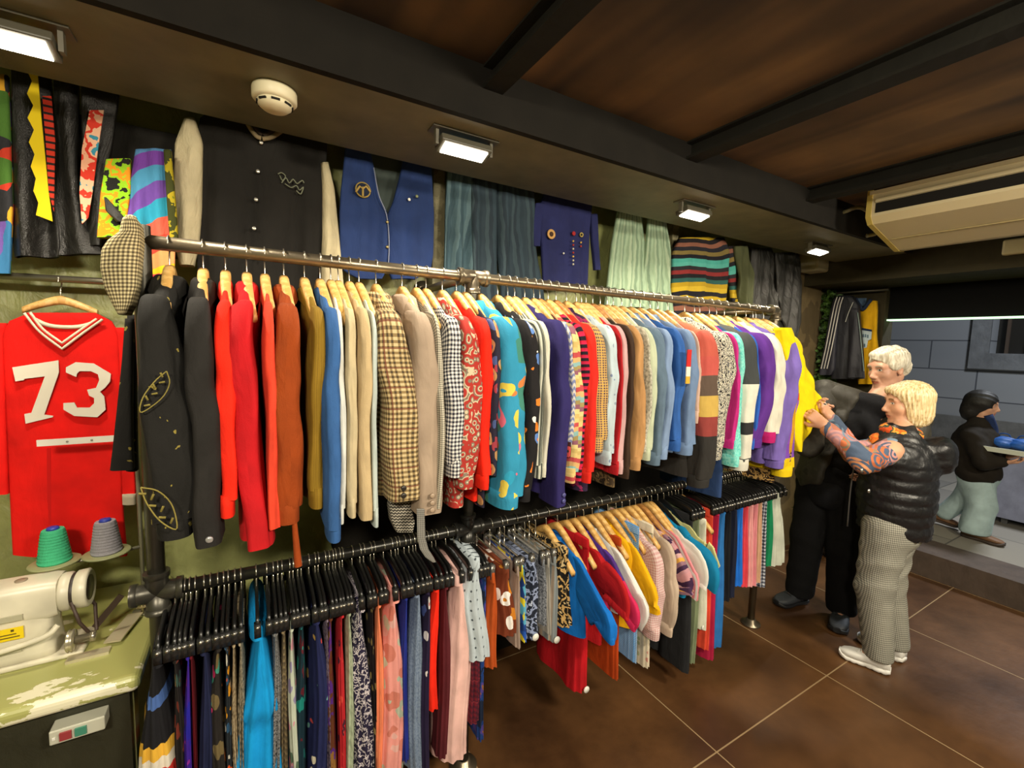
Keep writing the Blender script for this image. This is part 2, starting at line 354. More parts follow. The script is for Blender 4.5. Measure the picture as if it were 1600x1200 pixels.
struct('trim_8', box(FX-.08, FX, -7, 8, 0.19, 0.92), pat('solid', '#6c6c6a', rough=0.8, vec='obj'))

# ------------------------------------------------------------------ soffit fixtures
for i, p in enumerate(FLOODS):
    lab = ['leftmost flood light, cut by the frame above the leather coats', 'flood light in the soffit right of the smoke detector',
           'third flood light from the left, above the pale jeans and patterned sweater', 'farthest flood light, near the shop entrance'][i]
    t = empty('flood_light', (p[0], p[1], SOFFIT_Z-0.05), lab, 'light', 'flood lights along the soffit')
    R = Matrix.Rotation(math.radians(-16), 4, 'X')
    o = obj('housing', xf(box(-0.092, 0.092, -0.036, 0.036, -0.004, 0.020), R), Fl('#4c493d', 0.4), t, False); bevel(o, 0.004)
    obj('diffuser', xf(box(-0.078, 0.078, -0.026, 0.026, -0.008, -0.004), R), pat('flat', '#fff4e0', bump=0, em=12.0), t, False)
    obj('bracket', join(box(-0.105, -0.095, -0.010, 0.010, -0.002, 0.05), box(0.095, 0.105, -0.010, 0.010, -0.002, 0.05), box(-0.12, 0.12, -0.03, 0.03, 0.044, 0.05)), Fl('#5a5648', 0.4), t, False)
p = onZ(429, 140, SOFFIT_Z)
t = empty('smoke_detector', (p[0], p[1], SOFFIT_Z), 'round cream smoke detector on the soffit above the black varsity jacket', 'smoke detector')
cream = Fl('#d8cfae', 0.45)
obj('base', lathe([(0.0, 0), (0.056, 0), (0.058, -0.006), (0.058, -0.03), (0.052, -0.036), (0.0, -0.036)]), cream, t)
obj('sensor_cap', lathe([(0.0, -0.036), (0.046, -0.036), (0.043, -0.047), (0.032, -0.056), (0.0, -0.058)]), cream, t)
vents = []
for k in range(8):
    a = k*math.pi/4
    vents.append(xf(box(0.0425, 0.047, -0.011, 0.011, -0.0455, -0.0405), Matrix.Rotation(a, 4, 'Z')))
obj('vent_slots', join(*vents), Fl('#1c1a16', 0.8), t, False)
# ------------------------------------------------------------------ air conditioner
t = empty('air_conditioner', (2.85, 1.16, 2.30), 'cream ceiling air conditioner with a dark intake slot near the entrance', 'air conditioner')
acp = [(0, 0.12), (0, 0.25), (0.45, 0.25), (0.45, 0.0), (0.38, -0.005), (0.03, 0.085)]
ac = Fl('#cbbd98', 0.5)
d = prism(acp, -1.5, -0.012); obj('casing', d, ac, t, False)
obj('end_cap', prism([(x*1.02-.004, z*1.04-.004) for x, z in acp], -0.012, 0.012), Fl('#b5a052', 0.5), t, False)
obj('intake_slot', join(box(-0.004, 0.02, -1.45, -0.03, 0.135, 0.185)), Fl('#14120f', 0.8), t, False)
obj('louver', box(-0.012, 0.0, -1.45, -0.03, 0.187, 0.205), Fl('#b9ab88', 0.5), t, False)
obj('upper_trim', box(-0.008, 0.0, -1.5, 0.0, 0.232, 0.25), Fl('#b9ab88', 0.5), t, False)
obj('seam', box(0.22, 0.226, -1.45, -0.03, 0.03, 0.0345), Fl('#9a8c60', 0.6), t, False)
pts = curve_pts([(2.95, 1.33, 2.5), (3.0, 1.26, 2.52), (3.2, 1.25, 2.47), (3.25, 1.27, 2.42), (3.2, 1.3, 2.40)], 16)
tag(obj('drain_hose', tube(pts, 0.011), Fl('#6a6448', 0.6)), 'thin grey hose looping from the ceiling beside the air conditioner', 'hose')
p = onX(1592, 386, 3.94)
t = empty('emergency_light', p, 'small cream emergency light box on the wall above the entrance', 'light')
o = obj('case', box(-0.05, 0.0, -0.2, 0.06, -0.045, 0.045), Fl('#c3b78e', 0.5), t, False); bevel(o, 0.012, 3)
obj('mounting_plate', box(0.0, 0.008, -0.2, 0.065, -0.04, 0.04), Fl('#8f8563', 0.5), t, False)
# ------------------------------------------------------------------ pipe rack
RY, ZT, ZB = 1.50, 1.935, 0.99                       # rail plane and heights
pipe = pat('solid', '#8f8470', rough=0.32, metal=0.85, bump=0.05, vec='obj')
pipe_dark = pat('solid', '#54524a', rough=0.35, metal=0.7, bump=0.05, vec='obj')
black_pipe = pat('solid', '#33322f', rough=0.3, metal=0.6, bump=0.05, vec='obj')
X0, X1, X2 = -0.235, 0.705, 2.66
rk = empty('pipe_clothes_rack', (X0, RY, 0), 'long floor-standing pipe clothes rack with an upper and a lower rail', 'clothes rack')
def rp(name, d, m): return obj(name, rel(d, rk), m, rk)
rp('upper_rail', tube([(X0, RY, ZT), (X1, RY, ZT), (X2, RY, ZT)], 0.0185, 20), pipe)
rp('lower_rail', tube([(X0, RY, ZB), (X1, RY, ZB), (X2, RY, ZB)], 0.0185, 20), black_pipe)
def fitting(x, z, dirs, m=pipe):
    ds = []
    for dv in dirs:
        e = np.array([x, RY, z])+np.array(dv)*0.055
        ds.append(tube([(x, RY, z), e], 0.0265, 16)); ds.append(tube([e-np.array(dv)*0.012, e+np.array(dv)*0.003], 0.0305, 16))
    return join(*ds)
for x, m in ((X0, pipe_dark), (X1, pipe_dark), (X2-0.0, pipe)):
    o = rp('post', tube([(x, RY, 0.0), (x, RY, ZT+(.04 if x < 0 else 0))], 0.0205, 20), m)
    rp('foot_flange', lathe([(0, 0), (0.055, 0), (0.055, 0.008), (0.03, 0.012), (0.026, 0.035), (0.0, 0.035)], 28, (x, RY, 0)), pipe)
rp('pipe_fitting', fitting(X0, ZB, ((1, 0, 0), (-1, 0, 0), (0, 0, 1), (0, 0, -1)), pipe_dark), pipe_dark)
rp('pipe_fitting', fitting(X1, ZT, ((1, 0, 0), (-1, 0, 0), (0, 0, -1), (0, 1, 0))), pipe)
rp('pipe_fitting', fitting(X1, ZB, ((1, 0, 0), (-1, 0, 0), (0, 0, 1), (0, 0, -1)), black_pipe), black_pipe)
rp('pipe_fitting', fitting(X2, ZT, ((-1, 0, 0), (0, 0, -1), (0, 1, 0))), pipe)
rp('pipe_fitting', fitting(X2, ZB, ((-1, 0, 0), (0, 0, -1), (0, 0, 1)), black_pipe), black_pipe)
for x in (X1, X2): rp('wall_brace', tube([(x, RY, ZT), (x, WALL_Y-0.01, ZT)], 0.017, 16), pipe)
rp('wall_plate', lathe([(0, -0.01), (0.045, -0.01), (0.045, 0), (0, 0)], 24, (X1, 0, 0)) if False else xf(lathe([(0, 0), (0.045, 0), (0.045, 0.01), (0, 0.01)], 24), Matrix.Translation((X1, WALL_Y, ZT)) @ Matrix.Rotation(math.radians(90), 4, 'X')), pipe)

# ------------------------------------------------------------------ hangers
hook_m = Fl('#c8c2b4', 0.25, 0.9); wood_m = pat('blot', '#c79a55', '#d8ae68', '#e0bb7c', s=0.02, vec='obj', rough=0.45, bump=0.05)
wood2_m = pat('blot', '#a8743c', '#c08a4c', s=0.02, vec='obj', rough=0.45, bump=0.05)
blk_m = Fl('#171717', 0.28); clipm = Fl('#202020', 0.25)
hk = [(0, 0, -0.075), (0, 0, -0.04)]+[(0, 0.0215*math.sin(a), 0.0215*math.cos(a)-0.0) for a in [math.radians(q) for q in (165, 140, 110, 80, 50, 20, -10, -40, -70, -95)]]
hook_d = tube(curve_pts(hk, 26), 0.0019, 8)
def wood_arm(w=0.18, flat=0.011, t=0.022, drop=0.120, z0=-0.070):
    rows = []
    for i in range(25):
        s = -1+2*i/24; y = w*s; z = z0-drop*abs(s)**1.35; h = 0.017-0.006*abs(s)
        rows.append(((0.012*abs(s)**2, y, z), (t*(1-0.25*abs(s))/1.0*0.6, 0, 0), (0, 0, h)))
    return loft(rows, 14, (0.7, 0.7))
def wire_bar(z=-0.128, w=0.17): return tube([(0, -w, z), (0, w, z)], 0.003, 8)
def clip_arm(w=0.15):
    rows = []
    for i in range(33):
        s = -1+2*i/32; y = w*s; z = -0.058-0.018*abs(s)**1.2-(0.012*max(0, abs(s)-0.86)/0.14)
        rows.append(((0, y, z), (0.0048, 0, 0), (0, 0, 0.015+.003*abs(s))))
    return loft(rows, 10, (0.5, 0.5))
def clips(w=0.165, z=-0.16): return join(*[box(-0.0075, 0.0075, s*w-0.011, s*w+0.011, z-0.028, z+0.022) for s in (-1, 1)])
hmesh = {}
def hmesh_get(k, maker, m):
    if k not in hmesh:
        o = obj(k, maker(), m); hmesh[k] = o.data; bpy.data.objects.remove(o)
    return hmesh[k]
def child(name, me, parent):
    o = bpy.data.objects.new(name, me); COL.objects.link(o); o.parent = parent; return o
def hanger(kind, x, z, label, group, y=RY, rot=0.0, tilt=0.0):
    nm = {'wood': 'wooden_hanger', 'wood2': 'wooden_hanger', 'black': 'clip_hanger', 'metal': 'clip_hanger', 'plastic': 'plastic_hanger'}[kind]
    t = empty(nm, (x, y, z), label, 'hanger', group, rot); t.rotation_euler = (0, 0, rot)
    child('hook', hmesh_get('hook', lambda: hook_d, hook_m), t)
    if kind == 'wood': child('arm', hmesh_get('wood_arm', wood_arm, wood_m), t)
    elif kind == 'wood2': child('arm', hmesh_get('wood_arm_dark', wood_arm, wood2_m), t)
    elif kind == 'plastic': child('arm', hmesh_get('plastic_arm', lambda: wood_arm(0.19, 0.008, 0.008), blk_m), t)
    elif kind == 'black':
        child('arm', hmesh_get('clip_arm', clip_arm, blk_m), t); 
        for s in (-1, 1): child('clip', hmesh_get('clip%d' % s, lambda: join(box(-0.0085, 0.0085, s*0.147-0.010, s*0.147+0.010, -0.118, -0.080)), clipm), t)
        child('clip_rivet', hmesh_get('rivet', lambda: tube([(0, -0.160, -0.088), (0, -0.154, -0.088)], 0.004, 10), hook_m), t)
    else:
        child('arm', hmesh_get('metal_bar', lambda: join(tube([(0, 0, -0.07), (0, 0, -0.10)], 0.003, 8), tube([(0, -0.15, -0.10), (0, 0.15, -0.10)], 0.0035, 8)), hook_m), t)
        for s in (-1, 1): child('clip', hmesh_get('mclip%d' % s, lambda: box(-0.008, 0.008, s*0.13-0.012, s*0.13+0.012, -0.145, -0.092), Fl('#8e8c88', 0.25, 0.8)), t)
    return t

# ------------------------------------------------------------------ hanging garments (local: x along the rail, y across, z up from the rail)
def waves(rng, amp, ky):
    a = [(rng.uniform(0.5, 1)*amp, ky*rng.uniform(0.6, 1.5), rng.uniform(0, 6.28), rng.uniform(-3, 3)) for _ in range(3)]
    return lambda y, z: sum(q[0]*np.sin(q[1]*y+q[2]+q[3]*z) for q in a)/1.6
def body_rows(T, zb, hw=0.2, neck=0.055, n=26, flare=1.0, ztop=-0.098):
    rows = []
    prof = [(ztop, neck, 0.42), (ztop-0.010, neck*1.55, 0.5), (ztop-0.026, hw*0.66, 0.58), (ztop-0.048, hw*0.84, 0.68), (ztop-0.085, hw*0.96, 0.85)]
    for z, w, tt in prof: rows.append(((0, 0, z), (0, w, 0), (T/2*tt, 0, 0)))
    z0 = prof[-1][0]
    for i in range(1, n+1):
        s = i/n; z = z0+(zb-z0)*s; w = hw*(0.97-0.04*math.sin(math.pi*min(1, s*1.4))+(flare-1)*s)
        rows.append(((0, 0, z), (0, w, 0), (T/2*(0.95+0.15*s), 0, 0)))
    return rows
def body_mesh(rng, T, zb, **k):
    w = waves(rng, T*0.16, 28)
    def fn(P, th):
        P = P.copy(); g = np.clip((-0.12-P[..., 2])/0.35, 0, 1); P[..., 0] += w(P[..., 1], P[..., 2])*g; return P
    return loft(body_rows(T, zb, **k), 40, (0.75, 0.75), fn, hollow=0.03)
def sleeve_mesh(rng, T, zb, side, ytop=0.165, yend=0.212, ztop=-0.138, wtop=0.062, wend=0.045, puff=0.0, out=0.0, xs=0.0, n=40):
    ph = rng.uniform(0, 6.28); lean = rng.uniform(-0.25, 0.25)*T; bend = rng.uniform(-0.012, 0.016)
    ye = yend+out
    ctrl = [(0, ytop-0.075, ztop-0.012), (0, ytop-0.010, ztop-0.045), (0, ytop+0.026, ztop-0.085), (0, ye-0.008, ztop-0.18 if zb < -0.35 else ztop-0.12)]
    m = 3 if zb < -0.35 else 1
    for q in range(1, m+1):
        s = q/(m+1.0); z = ctrl[3][2]+(zb-ctrl[3][2])*s; ctrl.append((lean*s, ye+bend*math.sin(math.pi*s), z))
    ctrl.append((lean, ye, zb))
    path = curve_pts(ctrl, n); rows = []; L = len(path)-1
    for i, p in enumerate(path):
        tg = path[min(i+1, L)]-path[max(i-1, 0)]; tg[0] = 0; tg = tg/(np.linalg.norm(tg)+1e-9)
        nrm = np.array([0, -tg[2], tg[1]])            # outward in the y,z plane
        s = i/L
        w = (wtop+(wend-wtop)*s)*min(1, 0.30+3.6*s)+puff*math.sin(math.pi*s)**2
        tx = T/2*(0.42+0.62*min(1, s*2.4)**0.8-0.14*s)
        c = p-nrm*w*0.35*(s < 0.3)*(1-s/0.3)
        rows.append(((c[0], side*c[1], c[2]), (0, side*nrm[1]*w, nrm[2]*w), (tx, 0, 0)))
    ks = rng.uniform(26, 44); p2 = rng.uniform(0, 6.28); p3 = rng.uniform(0, 6.28); p4 = rng.uniform(0, 6.28); kk = rng.choice((2, 3)); cr = rng.uniform(0.09, 0.17)
    def fn(P, th):
        P = P.copy(); s = np.linspace(0, 1, P.shape[0])[:, None]; c = P.mean(axis=1, keepdims=True); t2 = th[None, :]
        e = np.exp(-((s-0.5)/0.14)**2)*0.085+0.02+np.exp(-((s-0.94)/0.06)**2)*0.04
        tri = lambda v: 2/math.pi*np.arcsin(np.sin(v)*0.97)
        r = 1+e*tri(ks*(s*abs(zb))+3.1*np.sin(t2+p2)+ph)+cr*tri(kk*t2+p2+2.2*s+0.6*np.sin(5*s+p3))*np.clip(s*3, 0, 1)+0.03*tri(5*t2+p4-3*s)
        P = c+(P-c)*r[..., None]; P[..., 0] += 0.10*T*np.sin(5*s+p3)+0.05*T*np.sin(13*s+p4)*np.clip(s*2, 0, 1); return P
    return loft(rows, 32, (0.6, 0.5), fn, hollow=0.03)
def cuff_mesh(T, zb, side, yend, w=0.04, h=0.05, out=0.0, xs=0.0, lean=0.0):
    rows = [((xs, side*(yend+out), zb+h), (0, side*(w+.003), 0), (T/2*0.88, 0, 0)), ((xs, side*(yend+out), zb+h*0.5), (0, side*(w+.005), 0), (T/2*0.9, 0, 0)), ((xs, side*(yend+out), zb), (0, side*(w+.003), 0), (T/2*0.88, 0, 0))]
    return loft(rows, 24, (0.8, 0.85), hollow=0.02)
def collar_mesh(T, ztop=-0.089, big=1.0):
    rows = [((0, 0, ztop-0.012), (0, 0.05, 0), (T*0.30, 0, 0)), ((0, 0, ztop+0.004), (0, 0.055, 0), (T*0.34, 0, 0)), ((0, 0, ztop-0.004), (0, 0.07*big, 0), (T*0.42, 0, 0)),
            ((0, 0, ztop-0.032*big), (0, 0.10*big, 0), (T*0.52, 0, 0)), ((0, 0, ztop-0.036*big), (0, 0.09*big, 0), (T*0.45, 0, 0))]
    def fn(P, th):
        P = P.copy(); k = np.array([0, 0, 0.2, 1, 1])[:, None]; P[..., 2] -= k*0.035*big*np.abs(np.cos(th))[None, :]**2; return P
    return loft(rows, 32, (0.8, 0.8), fn, close=False)
def lapel_mesh(T, zb, w=0.05):
    # two folded fronts on the side facing the photographer
    x = -T*0.5-0.003; z0 = -0.12; zl = max(zb+0.1, -0.38)
    d = []
    for s in (-1, 1):
        P = [(x+.006, s*0.035, z0), (x-0.002, s*0.10, z0-0.06), (x-0.004, s*0.085, z0-0.11), (x-0.002, s*0.10, z0-0.12), (x+.002, s*0.012, zl)]
        V = P+[(a-0.004, b, c) for a, b, c in P]; n = len(P)
        d.append((V, [tuple(range(n)), tuple(range(2*n-1, n-1, -1))]+[(i, (i+1) % n, (i+1) % n+n, i+n) for i in range(n)]))
    return join(*d)
def button(x, y, z, r=0.009, m=None, parent=None, ax='y'):
    R = Matrix.Translation((x, y, z)) @ Matrix.Rotation(math.radians(90), 4, 'X' if ax == 'y' else 'Y')
    return obj('button', xf(lathe([(0, -0.003), (r, -0.003), (r, 0.001), (r*.7, 0.003), (0, 0.003)], 16), R), m or Fl('#2a2622', 0.3), parent)
GSEQ = [0]
def garment(kind, x, zr, T, zb, m, label, cat, group, m2=None, mc=None, zh=None, seed=None, **k):
    """kind: coat, blazer, shirt, sweater, tee, blouse, skirt, dress"""
    GSEQ[0] += 1; rng = random.Random(seed or GSEQ[0]*7+3)
    names = {'coat': 'coat', 'blazer': 'blazer', 'shirt': 'shirt', 'sweater': 'sweater', 'jacket': 'jacket', 'tee': 't_shirt', 'skirt': 'skirt', 'dress': 'dress', 'blouse': 'blouse', 'shorts': 'shorts', 'trousers': 'trousers', 'scarf': 'scarf'}
    t = empty(names[kind], (x, RY, zr), label, cat, group, rng.uniform(-0.05, 0.05))
    zl = zb-zr; m2 = m2 or m; mc = mc or m
    if kind in ('coat', 'blazer', 'shirt', 'sweater', 'jacket', 'blouse'):
        out = k.get('out', 0.0); puff = k.get('puff', 0.0); hw = k.get('hw', 0.185)
        zbody = (zh-zr) if zh else zl+rng.uniform(-0.01, 0.05)
        obj('body', body_mesh(rng, T, zbody, hw=hw, flare=k.get('flare', 1.03)), m, t)
        wt = {'coat': 0.068, 'blazer': 0.064, 'jacket': 0.066, 'sweater': 0.062}.get(kind, 0.058); we = {'coat': 0.055, 'blazer': 0.052, 'jacket': 0.045}.get(kind, 0.042)
        zc = zl+(0.045 if kind in ('shirt', 'jacket', 'sweater', 'blouse') else 0)
        st = rng.getstate()
        for sd in (-1, 1):
            rng.setstate(st)
            obj('sleeve', sleeve_mesh(rng, T*1.03, zc, sd, wtop=wt, wend=k.get('wend', we), puff=puff, out=out), m2, t)
        if kind in ('shirt', 'jacket', 'sweater', 'blouse'):
            rng.setstate(st); rng.uniform(0, 6.28); ln = rng.uniform(-0.25, 0.25)*T
            for sd in (-1, 1): obj('cuff', cuff_mesh(T*0.92, zl, sd, 0.215, w=k.get('wend', we)*0.92, out=out, xs=ln, h=0.055), mc, t)
        if kind != 'sweater': obj('collar', collar_mesh(T, big=1.25 if kind in ('coat', 'blazer') else 1.0), mc if k.get('colc') else m, t)
        if kind in ('coat', 'blazer'): obj('lapel', lapel_mesh(T, zbody), m, t, False)
        for q in range(k.get('btn', 0)): button(0.012-0.0*q, -(0.215+0.055+0.004)-out, zl+0.02+0.022*q, 0.008, k.get('bm'), t)
    elif kind == 'tee':
        obj('body', body_mesh(rng, T, zl, hw=0.19, flare=1.06, ztop=-0.112), m, t)
        L = k.get('sl', 0.2)
        for sd in (-1, 1): obj('sleeve', sleeve_mesh(rng, min(T*0.8, 0.034), -0.12-L, sd, ytop=0.14, yend=0.222, ztop=-0.132, wtop=0.050, wend=0.078, out=k.get('out', 0.03), n=16), m2, t)
        obj('neckband', collar_mesh(T, ztop=-0.104, big=0.7), mc, t)
    elif kind in ('skirt', 'dress', 'shorts', 'trousers'):
        zt = k.get('zt', -0.102); hw = k.get('hw', 0.150); fl = k.get('flare', 1.2); n = 34; rows = []
        for i in range(n+1):
            s = i/n; z = zt+(zl-zt)*s
            tt = T*(0.16+0.84*min(1, s*2.8))*(1+(k.get('xflare', 1.0)-1)*s)
            step = 1.0
            if k.get('tiers'): step = 1+0.10*((s*k['tiers']) % 1)-0.04
            rows.append(((k.get('xs', 0)*s, 0, z), (0, hw*(1+(fl-1)*s)*step, 0), (tt/2*step, 0, 0)))
        pk = k.get('pleat', 60); pa = k.get('pa', 0.13); ph = rng.uniform(0, 6); w = waves(rng, T*0.14, 24)
        def fn(P, th):
            P = P.copy(); s = np.linspace(0, 1, P.shape[0])[:, None]; c = P.mean(axis=1, keepdims=True)
            r = 1+pa*np.clip(s*2, 0, 1)*np.sin(pk/4*th[None, :]+ph+1.5*s)*np.abs(np.cos(th))[None, :]**0.5*0.5
            P = c+(P-c)*r[..., None]; P[..., 0] += w(P[..., 1], P[..., 2])*np.clip(s*2.5, 0, 1)+0.10*T*np.sin(5*s+ph); return P
        if kind in ('shorts', 'trousers'):
            for sd in (-1, 1):
                rr = [((c[0], sd*abs(a[1])*0.52, c[2]), (0, a[1]*0.5, 0), b_) for c, a, b_ in rows]
                obj('trouser_leg', loft(rr, 24, (0.8, 0.8), fn, hollow=0.02), m, t)
        else: obj('cloth', loft(rows, 64, (0.7, 0.8), fn, hollow=0.03), m, t)
        obj('waistband', loft([((0, 0, zt+0.005), (0, hw*0.99, 0), (T*0.2+.003, 0, 0)), ((0, 0, zt-0.03), (0, hw*1.0, 0), (T*0.22+.004, 0, 0))], 32, (0.6, 0.8)), mc, t)
    return t
# ------------------------------------------------------------------ clothes on the upper rail
YN = 1.275
TOPG = 'clothes on the upper rail'; HG = 'hangers on the upper rail'
def slot(pl, pr, py, Y): 
    a = onY(pl, py, Y)[0]; b = onY(pr, py, Y)[0]; return (a+b)/2, (b-a)
W = '#d9d2bd'
plaid1 = pat('plaid', '#c9b58a', '#4a3d2c', '#8d7750', '#7a3d30', s=0.014)
gingham = pat('check', '#e8e4da', '#1d1f2a', '#8d8c90', s=0.012)
glen = pat('check', '#d5cdb8', '#6e6a60', '#a39d8e', s=0.006)
herring = pat('zig', '#2a2826', '#b8b2a4', s=0.012)
shell = pat('rings', '#a8322a', '#a8322a', '#c8b89a', '#7e7464', '#a8322a', s=0.026)
tealp = pat('cells', '#2f8fa8', '#2a86a6', '#2c9ab8', '#c8743c', '#3f7f74', '#d85f80', '#e0c848', '#2f8fb0', s=0.06, d=0.7)
tealb = pat('floral', '#2f8cb0', '#2f8cb0', '#c87840', '#3f7f70', '#d86c84', '#2f8cb0', '#d8c450', '#2f9cc0', s=0.075, thr=0.5, d=1.3)
abstr = pat('floral', '#1c1a1c', '#e07a28', '#e8e4dc', '#5a7fc0', '#f0a040', '#1c1a1c', '#1c1a1c', s=0.045, thr=0.4, d=1.6)
gstripe = pat('bandsU', '#3a3d38', '#b8bcae', '#d8d8c8', '#5c6058', s=0.018)
southw = pat('bandsV', '#c8ae6c', '#d8bc7a', '#b84a4c', '#d0a870', '#86b0b0', '#9c8a58', '#8c5a6a', '#e0c888', s=0.13, d=0.5)
magst = pat('bandsV', '#b8173a', '#c01c48', '#1c1420', '#1c1420', s=0.022)
goldht = pat('check', '#d8a83c', '#3a2a24', '#a88a6c', s=0.009, d=0.3)
palefl = pat('floral', '#b4c4cc', '#8a98a8', '#7888a8', s=0.035, thr=0.2)
leo = pat('blot', '#1a1a20', '#d8d2bc', '#2c3040', '#e0dac8', '#20202a', s=0.014)
mintp = pat('speck', '#5cc4bc', '#8fdcd0', s=0.012)
greyp = pat('speck', '#8f8c7c', '#c4c0ae', s=0.01)
tribal = pat('blot', '#2c2018', '#c8a060', '#3a2a20', '#d8b878', s=0.03)
floralnv = pat('floral', '#2a2638', '#a03c48', '#b88c5c', '#4a5c90', s=0.05, thr=0.4, d=0.8)
darkfl = pat('floral', '#3a1c20', '#8a9460', '#c84c48', '#2c2c20', s=0.05, thr=0.42, d=0.8)
gold_emb = pat('floral', '#1b1a18', '#1b1a18', '#1b1a18', '#1b1a18', '#1b1a18', '#1b1a18', '#1b1a18', '#8a7c38', s=0.022, thr=0.26, d=1.4)
camo = pat('blot', '#2c241c', '#75603f', '#4a3c2c', '#98805a', s=0.05)
rain = pat('blot', '#58b8c8', '#d87868', '#d8c870', '#6080c0', s=0.06)
red_b = S('#e2200f'); 
